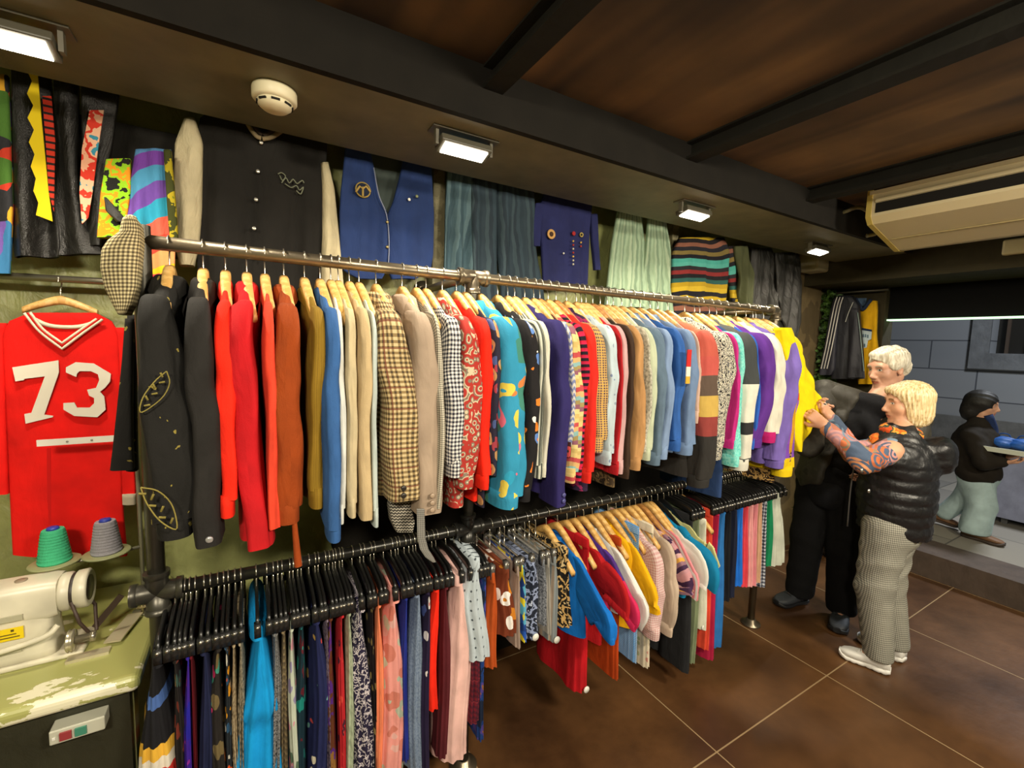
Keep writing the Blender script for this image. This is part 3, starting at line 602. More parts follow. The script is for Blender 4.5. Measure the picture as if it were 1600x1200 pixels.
top = [
 # pl, pr, yb, kind, material, phrase, category, hanger, extras
 (214, 284, 838, 'jacket', gold_emb, 'black jacket with gold leaf embroidery, first on the upper rail beside the left post', 'jacket', 'wood', {'zh': 850}),
 (286, 336, 845, 'coat', S('#23211f'), 'plain black coat between the embroidered jacket and the scarlet coat', 'coat', 'wood', {'btn': 1, 'bm': Fl('#b8b8b8', 0.2, 0.6)}),
 (337, 366, 803, 'jacket', S('#f02810'), 'bright scarlet jacket, the first red piece on the upper rail', 'jacket', 'wood', {}),
 (367, 412, 852, 'coat', S('#c0141c'), 'crimson wool coat with a wide folded collar', 'coat', 'wood', {}),
 (412, 432, 818, 'blazer', S('#e2452c'), 'coral red blazer with slit cuffs right of the crimson coat', 'jacket', 'wood', {}),
 (433, 478, 812, 'jacket', S('#98400f', bump=0.5), 'rust orange suede jacket with a tie belt', 'jacket', 'wood', {}),
 (479, 505, 790, 'shirt', pat('bandsU', '#8a6c1c', '#7c6018', s=0.006), 'mustard corduroy shirt right of the rust suede jacket', 'shirt', 'wood', {}),
 (506, 533, 836, 'blouse', S('#35609a'), 'medium blue blouse with a flared hem', 'blouse', 'wood', {'wend': 0.07}),
 (534, 543, 812, 'shirt', S('#d8dad4'), 'thin off-white shirt next to the blue blouse', 'shirt', 'wood', {}),
 (544, 559, 803, 'jacket', S('#c4b490'), 'sand coloured jacket right of the off-white shirt', 'jacket', 'wood', {}),
 (560, 581, 806, 'coat', S('#c6ae84'), 'warm beige coat with a large collar', 'coat', 'wood', {}),
 (582, 593, 818, 'shirt', S('#b8c4c0'), 'pale grey blue shirt behind the checked tweed blazer', 'shirt', 'wood', {}),
 (592, 641, 778, 'blazer', plaid1, 'brown and cream checked tweed blazer with dark cuff buttons', 'jacket', 'wood', {'btn': 2}),
 (642, 681, 800, 'blazer', S('#a89480'), 'plain taupe blazer with three cuff buttons', 'jacket', 'wood', {'btn': 3, 'bm': Fl('#9a8672', 0.4)}),
 (682, 690, 785, 'blazer', glen, 'narrow glimpse of a grey glen check blazer', 'jacket', 'wood', {}),
 (691, 714, 744, 'shirt', gingham, 'black and white gingham shirt on the upper rail', 'shirt', 'wood', {}),
 (715, 745, 760, 'shirt', shell, 'dark red shirt with a small cream shell print', 'shirt', 'wood', {'zh': 800}),
 (746, 762, 762, 'shirt', S('#f0260e'), 'vivid red shirt left of the teal patterned blouse', 'shirt', 'wood', {'zh': 790}),
 (763, 774, 740, 'blouse', floralnv, 'navy blouse with muted flowers behind the teal one', 'blouse', 'wood', {'zh': 800}),
 (774, 812, 785, 'blouse', tealb, 'teal blouse with pink and yellow woven motifs and a flared sleeve', 'blouse', 'wood', {'wend': 0.085}),
 (813, 833, 780, 'shirt', abstr, 'black shirt printed with orange and white streaks', 'shirt', 'wood', {}),
 (834, 846, 745, 'shirt', gstripe, 'grey and white striped shirt right of the streaked black shirt', 'shirt', 'wood', {}),
 (847, 856, 742, 'shirt', S('#cfccbc'), 'thin ivory shirt left of the indigo one', 'shirt', 'wood', {}),
 (857, 879, 786, 'coat', S('#2c2560'), 'deep indigo coat with buttoned cuff', 'coat', 'wood', {'btn': 2, 'bm': Fl('#4a4a80', 0.3)}),
 (880, 886, 712, 'shirt', darkfl, 'lilac grey zigzag shirt right of the indigo coat', 'shirt', 'wood', {'zh': 788, 'm2': pat('zig', '#7880a8', '#c8c4bc', s=0.02)}),
 (886, 900, 752, 'shirt', southw, 'sand shirt with faded southwestern bands', 'shirt', 'wood2', {}),
 (901, 912, 748, 'sweater', magst, 'sweater striped magenta and black', 'sweater', 'wood', {}),
 (913, 926, 750, 'shirt', S('#e0281c'), 'tomato red shirt with wide cuffs', 'shirt', 'wood2', {'wend': 0.055}),
 (927, 946, 704, 'shirt', pat('blot', '#2c1c38', '#8c2050', '#3c2444', s=0.06), 'gold and brown houndstooth shirt', 'shirt', 'wood', {'zh': 772, 'm2': goldht, 'mc': goldht}),
 (947, 958, 724, 'shirt', palefl, 'pale blue shirt with tiny grey flowers', 'shirt', 'wood', {'puff': 0.012}),
 (959, 963, 740, 'shirt', S('#b41c24'), 'sliver of a dark red shirt left of the dusty pink one', 'shirt', 'wood', {}),
 (963, 974, 738, 'shirt', S('#c8a0a0'), 'dusty pink shirt on the upper rail', 'shirt', 'wood', {}),
 (975, 984, 745, 'jacket', camo, 'dark brown jacket with a camouflage hem', 'jacket', 'wood2', {'zh': 766, 'm2': S('#3a281c'), 'mc': S('#3a281c')}),
 (985, 998, 733, 'jacket', S('#b88a58'), 'tan jacket right of the dark brown one', 'jacket', 'wood', {}),
 (999, 1006, 705, 'shirt', greyp, 'grey speckled shirt right of the tan jacket', 'shirt', 'wood', {}),
 (1007, 1018, 717, 'shirt', S('#bcc4a8'), 'pale sage shirt with soft shine', 'shirt', 'wood', {}),
 (1019, 1033, 725, 'shirt', S('#5f7488'), 'slate blue denim shirt, leftmost of the denim shirts', 'shirt', 'wood', {}),
 (1034, 1048, 715, 'shirt', S('#8098bc'), 'light blue denim shirt left of the patched one', 'shirt', 'wood', {}),
 (1049, 1062, 703, 'jacket', S('#2f5ea6'), 'royal blue denim jacket with a red and yellow patch', 'jacket', 'wood', {}),
 (1063, 1080, 710, 'shirt', S('#6f88ac'), 'faded blue denim shirt, rightmost of the denim shirts', 'shirt', 'wood', {'puff': 0.01}),
 (1081, 1087, 660, 'shirt', S('#c8a898'), 'pale pink beige shirt between denim and the coral colour block jacket', 'shirt', 'wood', {}),
 (1088, 1112, 760, 'jacket', pat('bandsV', '#c06a50', '#b85648', '#b8524a', '#5a4a40', '#c0a050', '#8c3c38', '#2e2c2a', '#2e2c2a', '#2e2c2a', s=0.78), 'coral and charcoal colour block jacket with a yellow band', 'jacket', 'wood', {'hw': 0.2}),
 (1113, 1139, 716, 'blouse', leo, 'black and white animal print blouse', 'blouse', 'wood', {}),
 (1140, 1144, 700, 'shirt', S('#c02a80'), 'sliver of a magenta shirt behind the animal print', 'shirt', 'wood', {}),
 (1145, 1155, 728, 'shirt', S('#28406c'), 'mint green sleeves over a long navy body', 'shirt', 'wood', {'zh': 782, 'm2': mintp, 'mc': mintp}),
 (1156, 1174, 733, 'jacket', pat('bandsV', '#4a4c4a', '#3e4242', '#3e4242', '#3e4242', '#3e4242', '#d8d6c8', '#d8d6c8', '#d8d6c8', '#2c2c2e', '#d8d6c8', '#d8d6c8', s=0.66), 'dark grey track jacket with a white block on the sleeve', 'jacket', 'wood', {'hw': 0.2}),
 (1175, 1178, 700, 'shirt', S('#2c60c0'), 'narrow bright blue shirt left of the purple jacket', 'shirt', 'wood', {}),
 (1179, 1198, 697, 'jacket', S('#5c2f8c'), 'dark purple jacket near the right end of the upper rail', 'jacket', 'wood', {'puff': 0.01}),
 (1199, 1214, 690, 'jacket', S('#dcd8c8'), 'white windbreaker with a magenta cuff', 'jacket', 'wood', {'puff': 0.016}),
 (1215, 1229, 730, 'jacket', S('#7c68ba'), 'lavender jacket between the white windbreaker and the mustard shirt', 'jacket', 'wood', {'puff': 0.03}),
 (1230, 1236, 720, 'shirt', tribal, 'mustard orange shirt with a brown printed hem left of the sweatshirt', 'shirt', 'wood', {'zh': 758, 'm2': S('#c89420')}),
]
for i, (pl, pr, yb, kind, m, ph, cat, hg, ex) in enumerate(top):
    x, T = slot(pl, pr, 600, YN)
    ex = dict(ex); yh = ex.pop('zh', None)
    zb = zfor(x, YN, yb); zh = zfor(x, YN, yh) if yh else None
    mc = ex.pop('mc', None)
    if 'magenta cuff' in ph: mc = S('#c01c70')
    if 'coral and charcoal' in ph: mc = S('#2e2c2a')
    if 'track jacket' in ph: mc = S('#d8d6c8')
    g = garment(kind, x, ZT, max(T*1.06, 0.02), zb, m, ph, cat, TOPG, zh=zh, mc=mc, **ex)
    hanger(hg, x, ZT, ('dark ' if hg == 'wood2' else '')+'wooden hanger holding the '+ph.split(',')[0], HG)
    if i == 0:
        for (yy, zz, sc_, rt) in ((-0.285, -0.36, 1.0, 0.5), (-0.288, -0.62, 1.2, -0.5)):
            o_ = [(0, 0, 0.05), (0.016, 0, 0.03), (0.020, 0, 0.0), (0.012, 0, -0.03), (0, 0, -0.05), (-0.010, 0, -0.02), (-0.008, 0, 0.02), (0, 0, 0.05)]
            M_ = Matrix.Translation((-0.005, yy, zz)) @ Matrix.Rotation(rt, 4, 'Y') @ Matrix.Scale(sc_, 4)
            obj('embroidery', xf(join(tube(curve_pts(o_, 28), 0.0013, 6), *[tube([(0, 0, -0.035+0.014*q), (0.008*(-1)**q, 0, -0.028+0.014*q)], 0.0022, 6) for q in range(6)]), M_), S('#8c8040'), g)
    if ph.startswith('royal blue denim'):
        y = -0.285
        for (z0, z1, c) in ((-0.31, -0.24, '#c82c28'), (-0.35, -0.31, '#e0dcd0'), (-0.38, -0.35, '#d8a838')):
            obj('patch', xf(box(-0.012, 0.012, y-0.004, y, z0, z1), Matrix()), S(c), g, False)
    if 'tie belt' in ph:
        obj('belt', tube([(0.015, -0.2, -0.55), (0.0, -0.24, -0.62), (0.004, -0.245, -0.70), (0.012, -0.25, -0.835)], 0.006, 8, rs=[0.004, 0.006, 0.006, 0.010]), m, g)
hb_ = pat('zig', '#26241f', '#a8a294', s=0.010)
XE, TE = slot(1228, 1247, 600, YN)
# sweatshirt with purple lower sleeve and orange band, then the bright yellow one being pulled out
blockm = pat('bandsV', '#e0c010', '#e8c810', '#e8c810', '#5a2a80', '#d8481c', '#8a5cb8', '#8450b4', '#8450b4', '#7a48b0', s=0.70)
gb = garment('jacket', XE, ZT, TE*1.1, zfor(XE, YN, 742), blockm, 'sweatshirt with yellow shoulder, orange band and purple lower sleeve', 'sweatshirt', TOPG, hw=0.2)
hanger('wood', XE, ZT, 'wooden hanger holding the yellow and purple block sweatshirt', HG)
XY = XE+0.075
hanger('wood', XY, ZT, 'rightmost wooden hanger, holding the bright yellow sweater', HG)
ty = empty('sweater', (XY, RY, ZT), 'bright yellow sweater at the right end, its sleeve pulled out by the woman', 'sweater', TOPG)
yel = S('#f2d808'); rngy = random.Random(5)
obj('body', body_mesh(rngy, 0.07, zfor(XY, YN, 700)-ZT, hw=0.19), yel, ty)
obj('neckband', collar_mesh(0.06, big=0.8), S('#e8c020'), ty)
obj('sleeve', sleeve_mesh(rngy, 0.06, -0.62, 1), yel, ty)
# ------------------------------------------------------------------ skirts and dresses on the lower rail, left half
LG = 'skirts and dresses on the lower rail'; LH = 'black clip hangers on the lower rail'
YL = 1.33
vine = pat('blot', '#241f38', '#241f38', '#c8c0c4', '#2a2540', '#241f38', s=0.018)
pinkfl = pat('floral', '#e0958c', '#a8b09c', '#b8c0a8', '#d8a8a0', '#c87868', s=0.07, thr=0.5, d=1.0)
spk = pat('speck', '#2c2c2e', '#8c8c8c', s=0.006)
low = [
 (228, 262, 'skirt', pat('bandsV', '#18181c', '#18181c', '#18181c', '#4868a8', '#18181c', '#18181c', '#18181c', '#d8a838', '#d8d0c0', '#c83028', '#2a6050', '#18181c', '#18181c', '#18181c', s=0.46), 'black skirt with a colourful woven border, first on the lower rail', 1.5),
 (263, 281, 'skirt', pat('floral', '#201c1a', '#6c5a3c', '#3a5a50', '#7a3428', s=0.05, thr=0.4, d=1), 'dark brown skirt with faded autumn flowers', 1.1),
 (282, 295, 'dress', pat('blot', '#24209a', '#3a1c8c', '#8c2a90', '#2870b0', s=0.12), 'ultramarine dress with purple and turquoise clouds', 1.1),
 (296, 301, 'skirt', S('#6c1420'), 'sliver of a wine red skirt left of the navy one', 1.05),
 (302, 326, 'skirt', S('#1c2244'), 'plain navy skirt left of the bright flower prints', 1.1),
 (327, 349, 'dress', pat('floral', '#231f1c', '#e07c30', '#c02c60', '#3c8c78', '#6a5c3c', s=0.06, thr=0.42, d=1), 'black dress with large orange and pink flowers', 1.1),
 (350, 362, 'dress', pat('floral', '#20262c', '#e8a020', '#e0602c', '#d8d4c8', '#2c5070', s=0.035, thr=0.42, d=1), 'dark dress with small orange and yellow flowers', 1.05),
 (363, 372, 'skirt', pat('speck', '#6c5a44', '#b0a080', s=0.012), 'beige brown skirt with a fine print', 1.05),
 (373, 383, 'skirt', pat('speck', '#3c4038', '#a89c84', s=0.01), 'olive speckled skirt left of the turquoise one', 1.05),
 (384, 424, 'skirt', S('#0c98e0'), 'bright turquoise tiered skirt', 1.6),
 (425, 442, 'skirt', spk, 'dark grey speckled wool skirt right of the turquoise one', 1.15),
 (443, 454, 'skirt', pat('bandsV', '#6c6048', '#8c7c5c', '#5c5040', s=0.02, d=0.4), 'khaki brown skirt with faint bands', 1.05),
 (455, 468, 'dress', pat('floral', '#b8c0b0', '#58705c', '#c88898', '#8c84a8', s=0.045, thr=0.45, d=1), 'pale dress with green and pink blossoms', 1.1),
 (469, 482, 'dress', pat('floral', '#102c38', '#1c6c6c', '#5c1c28', '#188078', s=0.05, thr=0.45, d=1), 'dark teal dress with green and red leaves', 1.05),
 (483, 506, 'dress', pat('floral', '#1e2450', '#d8b060', '#e8e0c8', '#c84c48', '#70a8a0', s=0.05, thr=0.22, d=1), 'navy dress with scattered little motifs', 1.1),
 (507, 514, 'skirt', pat('speck', '#2a2438', '#8c7c8c', s=0.01), 'mottled violet grey skirt right of the navy motif dress', 1.05),
 (515, 529, 'dress', pat('blot', '#5a1c20', '#5c3018', '#50247c', '#8c6430', '#4c1820', s=0.11), 'rust and purple paisley dress', 1.05),
 (530, 540, 'dress', pat('floral', '#b8242c', '#401c30', '#d84c40', s=0.04, thr=0.3), 'red dress with small dark specks', 1.05),
 (541, 552, 'dress', pat('speck', '#94a088', '#b0bca0', s=0.02), 'sage green dress on the lower rail', 1.05),
 (553, 582, 'dress', vine, 'aubergine dress with a dense white vine print', 1.08),
 (583, 591, 'skirt', pat('floral', '#1a1418', '#8c7c4c', s=0.04, thr=0.3), 'black skirt with sparse gold flowers', 1.05),
 (592, 605, 'dress', S('#ee8860'), 'plain salmon orange dress', 1.05),
 (606, 634, 'dress', pinkfl, 'pink dress with large sage and white flowers', 1.1),
 (635, 645, 'dress', S('#22308c'), 'royal blue dress right of the pink floral one', 1.05),
 (646, 663, 'dress', pat('speck', '#62728c', '#7a8aa0', s=0.008), 'blue grey flecked dress', 1.08),
 (664, 674, 'dress', pat('floral', '#241a38', '#c84c3c', '#5060a0', '#d8d0d0', s=0.06, thr=0.3), 'dark violet dress with red flowers', 1.05),
 (675, 692, 'dress', S('#ec2810'), 'vivid scarlet dress on the lower rail', 1.05),
 (693, 707, 'dress', S('#5a1c24'), 'maroon dress right of the scarlet one', 1.05),
 (708, 737, 'dress', S('#e8bcb4'), 'pale pink crinkled dress', 1.08),
 (738, 752, 'dress', pat('plaid', '#6c1828', '#3c1424', '#501828', '#8c2c38', s=0.02), 'dark red plaid dress right of the pale pink one', 1.1),
 (753, 762, 'dress', pat('blot', '#18243c', '#1c3c7c', '#50408c', '#8c5c40', s=0.08), 'midnight blue dress with purple haze', 1.05),
]
for i, (pl, pr, kind, m, ph, fl) in enumerate(low):
    x, T = slot(pl, pr, 1050, YL)
    L = {0: 0.80, 9: 0.86, 26: 0.55, 29: 0.66}.get(i, 0.74+0.05*math.sin(i*2.1))
    garment(kind, x, ZB, T*1.6, ZB-L, m, ph, 'skirt' if kind == 'skirt' else 'dress', LG, flare=fl if fl < 1.3 else 1.25, xflare=1.15 if fl < 1.3 else 2.3,
            tiers=3 if 'tiered' in ph else None, pa=0.12 if kind == 'skirt' else 0.07, xs=-0.02 if i == 0 else 0)
    hanger('black', x, ZB, 'black clip hanger holding the '+ph.split(',')[0].replace(' on the lower rail', ''), LH)
    if T > 0.018: hanger('black', x+T*0.46, ZB, 'spare black clip hanger against the '+ph.split(',')[0].replace(' on the lower rail', ''), LH)

# ------------------------------------------------------------------ lower rail, right half
RG = 'clothes on the right half of the lower rail'; RH = 'hangers on the right half of the lower rail'
YR = 1.30
palm = pat('blot', '#1c2230', '#8c98b8', '#1c2230', '#b0b8cc', s=0.035)
goldpalm = pat('blot', '#14120f', '#c8a468', '#14120f', '#d0b888', s=0.04)
geo = pat('bandsV', '#c08a90', '#3a2040', '#c8a0a0', '#d8a048', '#8c6878', '#402848', '#b88890', s=0.12, d=0.5)
right = [
 # pl, pr, y_ref, yb, kind, mat, phrase, category, hanger
 (734, 772, 950, 1040, 'dress', pat('dots', '#b4c0c8', '#485058', s=0.035, thr=0.12), 'light grey blue dotted ruffle dress, first on the right half', 'dress', 'black', {'zt': -0.05, 'hw': 0.16}),
 (773, 790, 950, 1053, 'skirt', S('#b04c18'), 'plain burnt orange skirt right of the dotted dress', 'skirt', 'metal', {}),
 (791, 816, 950, 1003, 'skirt', pat('floral', '#6c3018', '#e8dcd4', '#e8e4e0', '#c07820', s=0.06, thr=0.45, d=0.8), 'brown skirt with big white blossoms', 'skirt', 'metal', {}),
 (817, 823, 950, 1022, 'skirt', S('#a89488'), 'taupe skirt right of the brown blossom skirt', 'skirt', 'metal', {}),
 (824, 831, 950, 1008, 'shorts', pat('cells', '#2050a8', '#d8c828', '#1c3c80', '#58a8c8', s=0.03), 'blue and yellow patterned shorts', 'shorts', 'metal', {}),
 (832, 856, 950, 1006, 'skirt', palm, 'navy skirt with pale palm leaves', 'skirt', 'metal', {}),
 (857, 864, 950, 985, 'skirt', pat('speck', '#40444c', '#8c9098', s=0.008), 'grey speckled skirt right of the palm leaf one', 'skirt', 'metal', {}),
 (865, 871, 950, 1000, 'skirt', S('#a8a49c'), 'ash grey skirt on the right half', 'skirt', 'metal', {}),
 (872, 884, 950, 1010, 'skirt', pat('bandsU', '#7c8488', '#8c9294', '#a89888', s=0.05), 'grey skirt with a beige side seam', 'skirt', 'metal', {}),
 (885, 905, 950, 988, 'skirt', goldpalm, 'black skirt with golden palm leaves', 'skirt', 'wood', {}),
 (906, 922, 930, 1000, 'tee', S('#0c70cc'), 'cobalt blue t-shirt with a wide folded sleeve', 't-shirt', 'wood', {'out': 0.07, 'sl': 0.24}),
 (923, 936, 930, 1088, 'dress', S('#b8101c'), 'long red dress right of the cobalt t-shirt', 'dress', 'wood', {'zt': -0.09}),
 (937, 948, 930, 1010, 'tee', S('#b4141c'), 'plain dark red t-shirt beside the purple and raspberry one', 't-shirt', 'wood', {'sl': 0.2}),
 (949, 963, 930, 975, 'tee', pat('bandsV', '#50308c', '#4a2c7c', '#c82858', '#c02050', s=0.4), 'purple and raspberry t-shirt', 't-shirt', 'wood', {'out': 0.05, 'sl': 0.24}),
 (964, 975, 930, 960, 'tee', S('#e4e4e0'), 'white t-shirt left of the yellow one', 't-shirt', 'wood', {'out': 0.05, 'sl': 0.24}),
 (976, 983, 930, 1070, 'skirt', S('#b84410'), 'long orange skirt under the yellow t-shirt', 'skirt', 'wood', {'zt': -0.12}),
 (984, 1004, 930, 985, 'tee', S('#f4b80c'), 'sunflower yellow t-shirt on the lower rail', 't-shirt', 'wood', {'out': 0.04, 'sl': 0.27}),
 (1005, 1009, 930, 1043, 'dress', pat('check', '#3c88d0', '#a8c8e8', s=0.008), 'blue gingham dress right of the yellow t-shirt', 'dress', 'wood', {'zt': -0.09}),
 (1010, 1023, 930, 990, 'blouse', pat('check', '#dcc8c4', '#c08c8c', s=0.01, d=0.2), 'white blouse with a fine pink lattice', 'blouse', 'wood', {}),
 (1024, 1033, 930, 1050, 'dress', pat('floral', '#d8ccb4', '#c88c80', '#a8b088', s=0.04, thr=0.3), 'cream dress with small pink flowers', 'dress', 'wood', {'zt': -0.1}),
 (1034, 1041, 930, 985, 'blouse', S('#c4b09c'), 'sand coloured blouse left of the geometric shirt', 'blouse', 'wood', {}),
 (1042, 1055, 910, 978, 'tee', geo, 'pink and purple geometric shirt', 'shirt', 'wood2', {'sl': 0.26}),
 (1056, 1061, 910, 930, 'tee', pat('bandsU', '#e08890', '#e8e0dc', s=0.03), 'pink and white t-shirt right of the geometric shirt', 't-shirt', 'wood', {'sl': 0.26, 'out': 0.02}),
 (1062, 1067, 900, 930, 'tee', S('#e8e4dc'), 'white polo shirt between pink and teal', 't-shirt', 'wood', {'sl': 0.2}),
 (1068, 1080, 900, 935, 'tee', S('#0c80b0'), 'teal t-shirt with a wide sleeve', 't-shirt', 'plastic', {'out': 0.05, 'sl': 0.22}),
 (1081, 1086, 900, 905, 'tee', S('#d8d490'), 'pale yellow top behind the teal t-shirt', 'top', 'plastic', {'sl': 0.12}),
 (1086, 1096, 900, 1055, 'trousers', S('#26272a'), 'long charcoal trousers on the lower rail', 'trousers', 'black', {}),
 (1097, 1106, 900, 1043, 'skirt', S('#7c8868'), 'long sage green skirt left of the white one', 'skirt', 'black', {}),
 (1107, 1117, 900, 988, 'trousers', S('#dcdcc8'), 'white trousers right of the sage skirt', 'trousers', 'wood', {'zt': -0.14}),
 (1118, 1126, 900, 1022, 'skirt', S('#e04c34'), 'coral orange skirt right of the white trousers', 'skirt', 'black', {}),
 (1127, 1135, 900, 1038, 'skirt', S('#b01c44'), 'long raspberry red skirt', 'skirt', 'black', {}),
 (1136, 1146, 900, 1017, 'skirt', S('#2c74bc'), 'long cornflower blue skirt', 'skirt', 'black', {}),
 (1147, 1154, 880, 945, 'skirt', S('#14161c'), 'black skirt right of the long blue skirt', 'skirt', 'black', {}),
 (1155, 1164, 880, 938, 'skirt', S('#181e34'), 'dark navy skirt left of the bright blue one', 'skirt', 'black', {}),
 (1165, 1173, 880, 920, 'skirt', S('#1c6cd0'), 'bright azure skirt right of the dark navy one', 'skirt', 'black', {}),
 (1174, 1180, 880, 922, 'skirt', S('#d8404c'), 'rose red skirt right of the azure one', 'skirt', 'black', {}),
 (1181, 1188, 880, 922, 'skirt', S('#e4a0a0'), 'light pink skirt on the lower rail', 'skirt', 'black', {}),
 (1189, 1195, 880, 920, 'skirt', S('#d88890'), 'deeper pink skirt left of the tan one', 'skirt', 'black', {}),
 (1196, 1200, 880, 915, 'skirt', S('#c8a080'), 'narrow tan skirt between pink and plaid', 'skirt', 'black', {}),
 (1201, 1209, 880, 922, 'skirt', pat('plaid', '#24262e', '#c0c4cc', '#5c6070', '#8c90a0', s=0.02), 'black and white plaid skirt', 'skirt', 'black', {}),
 (1210, 1218, 870, 888, 'skirt', S('#0f7c50'), 'short emerald green skirt', 'skirt', 'black', {}),
 (1219, 1233, 870, 888, 'skirt', S('#c8ccbc'), 'off-white flared skirt at the far right end', 'skirt', 'black', {}),
]
for i, (pl, pr, yr, yb, kind, m, ph, cat, hg, ex) in enumerate(right):
    x, T = slot(pl, pr, yr, YR)
    ex = dict(ex)
    zb = zfor(x, YR, yb)
    if kind in ('skirt', 'shorts', 'trousers') and hg == 'metal': ex.setdefault('zt', -0.125)
    if kind in ('skirt', 'dress'): ex.setdefault('flare', 1.12); ex.setdefault('pa', 0.08); ex.setdefault('xflare', 2.0 if ('cornflower' in ph or 'azure' in ph or 'flared' in ph or 'long red' in ph) else 1.3)
    garments_last = [garment(kind, x, ZB, max(T*1.1, 0.018), zb, m, ph, cat, RG, **ex)]; garments_last[0].rotation_euler = (0, 0, 0)
    lab = {'black': 'black clip hanger', 'metal': 'silver clip hanger', 'wood': 'wooden hanger', 'wood2': 'dark wooden hanger', 'plastic': 'black plastic hanger'}[hg]+' holding the '+ph.split(',')[0]
    hanger(hg, x, ZB, lab, RH)
    tg_ = {'long red dress': (925, 1083), 'white trousers': (1096, 982), 'navy skirt with pale': (832, 1016), 'grey skirt with a beige': (876, 1012)}
    for kk, (tx_, ty_) in tg_.items():
        if ph.startswith(kk):
            par = garments_last[0]; c_ = np.array([x, RY-0.176, zb+0.012])
            obj('security_tag', xf(lathe([(0, -0.003), (0.013, -0.003), (0.0145, 0.0), (0.013, 0.003), (0, 0.004)], 20), Matrix.Translation(tuple(c_-np.array(par.location))) @ Matrix.Rotation(math.radians(90), 4, 'X')), Fl('#dcdcd4', 0.4), par)
    if hg == 'black' and i > 20: hanger('black', x+T*0.5, ZB, 'spare black clip hanger against the '+ph.split(',')[0], RH)
# ------------------------------------------------------------------ clothes displayed on the wall above and behind the rack
GY = 1.90
WG = 'clothes hung along the wall under the soffit'
def panel(outline, Y=GY, depth=0.03, fold=0.008, kf=60.0, n=30, seed=1, N=44, ref=None, hollow=0.02, fall=1.0):
    """outline: (y_px, x_left_px, x_right_px) rows, top to bottom -> folded cloth hanging in the plane Y, local to ref"""
    ys = [o[0] for o in outline]; rows = []; rng = random.Random(seed); ph = rng.uniform(0, 6)
    for i in range(n+1):
        y = ys[0]+(ys[-1]-ys[0])*i/n
        xl = np.interp(y, ys, [o[1] for o in outline]); xr = np.interp(y, ys, [o[2] for o in outline])
        a = onY(xl, y, Y); b = onY(xr, y, Y); c = (a+b)/2
        if i in (0, n) or True:
            rows.append((c-np.array(ref), (b-a)/2, (0, -depth/2, 0)))
    ks = [(rng.uniform(0.5, 1), kf*rng.uniform(0.6, 1.6), rng.uniform(0, 6), rng.uniform(-2, 2)) for _ in range(3)]
    def fn(P, th):
        P = P.copy(); s = np.linspace(0, 1, P.shape[0])[:, None]
        w = sum(q[0]*np.sin(q[1]*P[..., 0]+q[2]+q[3]*P[..., 2]*3) for q in ks)
        P[..., 1] += fold*w*np.clip(0.25+s*1.2, 0, 1)*fall; return P
    return loft(rows, N, (1.0, 0.35), fn, hollow=hollow)
yp = [(512, 1214, 1231), (540, 1219, 1242), (570, 1224, 1256), (600, 1227, 1268), (622, 1229, 1278), (636, 1230, 1284), (650, 1232, 1277), (670, 1236, 1264), (690, 1239, 1251), (704, 1241, 1246)]
obj('sleeve', panel(yp, Y=1.262, depth=0.05, fold=0.006, kf=38, ref=tuple(ty.location), seed=17, n=40, hollow=0), yel, ty)
def wg(name, ref_px, label, cat, group=WG, Y=GY):
    return empty(name, onY(ref_px[0], ref_px[1], Y), label, cat, group)
def wp(t, name, outline, mat, **k):
    k.setdefault('Y', GY); return obj(name, panel(outline, ref=tuple(t.location), **k), mat, t)
def disc(t, px, py, r, m, Y, name='patch', th=0.004, dz=0.0):
    c = onY(px, py, Y)-np.array(t.location)
    return obj(name, xf(lathe([(0, 0), (r, 0), (r, th), (r*0.9, th+0.002), (0, th+0.002)], 28), Matrix.Translation(tuple(c)) @ Matrix.Rotation(math.radians(90), 4, 'X')), m, t)
leather = pat('solid', '#1d1c1a', rough=0.38, bump=0.6)
# patchwork garment at the left edge
patchw = pat('cells', '#3a78a8', '#c83c28', '#48702c', '#e0a830', '#7458a8', '#2c2c30', '#60a8c8', s=0.06, d=0.6)
t = wg('patchwork_jacket', (8, 320), 'multicoloured patchwork jacket cut by the left edge of the frame', 'jacket')
wp(t, 'cloth', [(120, -60, 14), (230, -60, 20), (330, -60, 24), (428, -60, 16)], patchw, seed=3)
# black leather coat with yellow flames
t = wg('leather_coat', (80, 250), 'black leather coat with a yellow zigzag flame panel and red stripes', 'coat')
wp(t, 'body', [(100, 18, 78), (200, 20, 84), (340, 22, 92), (385, 18, 96), (402, 22, 92)], leather, seed=4, fold=0.012)
wp(t, 'body', [(100, 84, 122), (250, 86, 124), (350, 84, 132), (398, 90, 166)], leather, seed=5, fold=0.012, Y=GY-0.01)
zz = [(100, 41, 58)]
Lx = [41, 50, 42, 52, 43, 53, 45, 54, 48, 56, 52, 60, 56]
poly = []
for i, x in enumerate(Lx): poly.append((x, 108+i*19))
right_e = [(82, 346), (76, 300), (70, 240), (64, 180), (58, 108)]
def flat_poly(t, name, pts, m, Y, th=0.004):
    P = [onY(a, b, Y)-np.array(t.location) for a, b in pts]; y = P[0][1]; n = len(P)
    V = [tuple(p) for p in P]+[(p[0], p[1]+th, p[2]) for p in P]
    return obj(name, (V, [tuple(range(n)), tuple(reversed(range(n, 2*n)))]+[(i, (i+1) % n, (i+1) % n+n, i+n) for i in range(n)]), m, t, False)
flat_poly(t, 'flame_panel', poly+right_e, S('#e0c418'), GY-0.045)
flat_poly(t, 'striped_panel', [(66, 150), (80, 150), (86, 220), (84, 330), (76, 300), (72, 230)], pat('bandsV', '#b8301c', '#b8301c', '#1c1614', s=0.02, vec='obj'), GY-0.046)
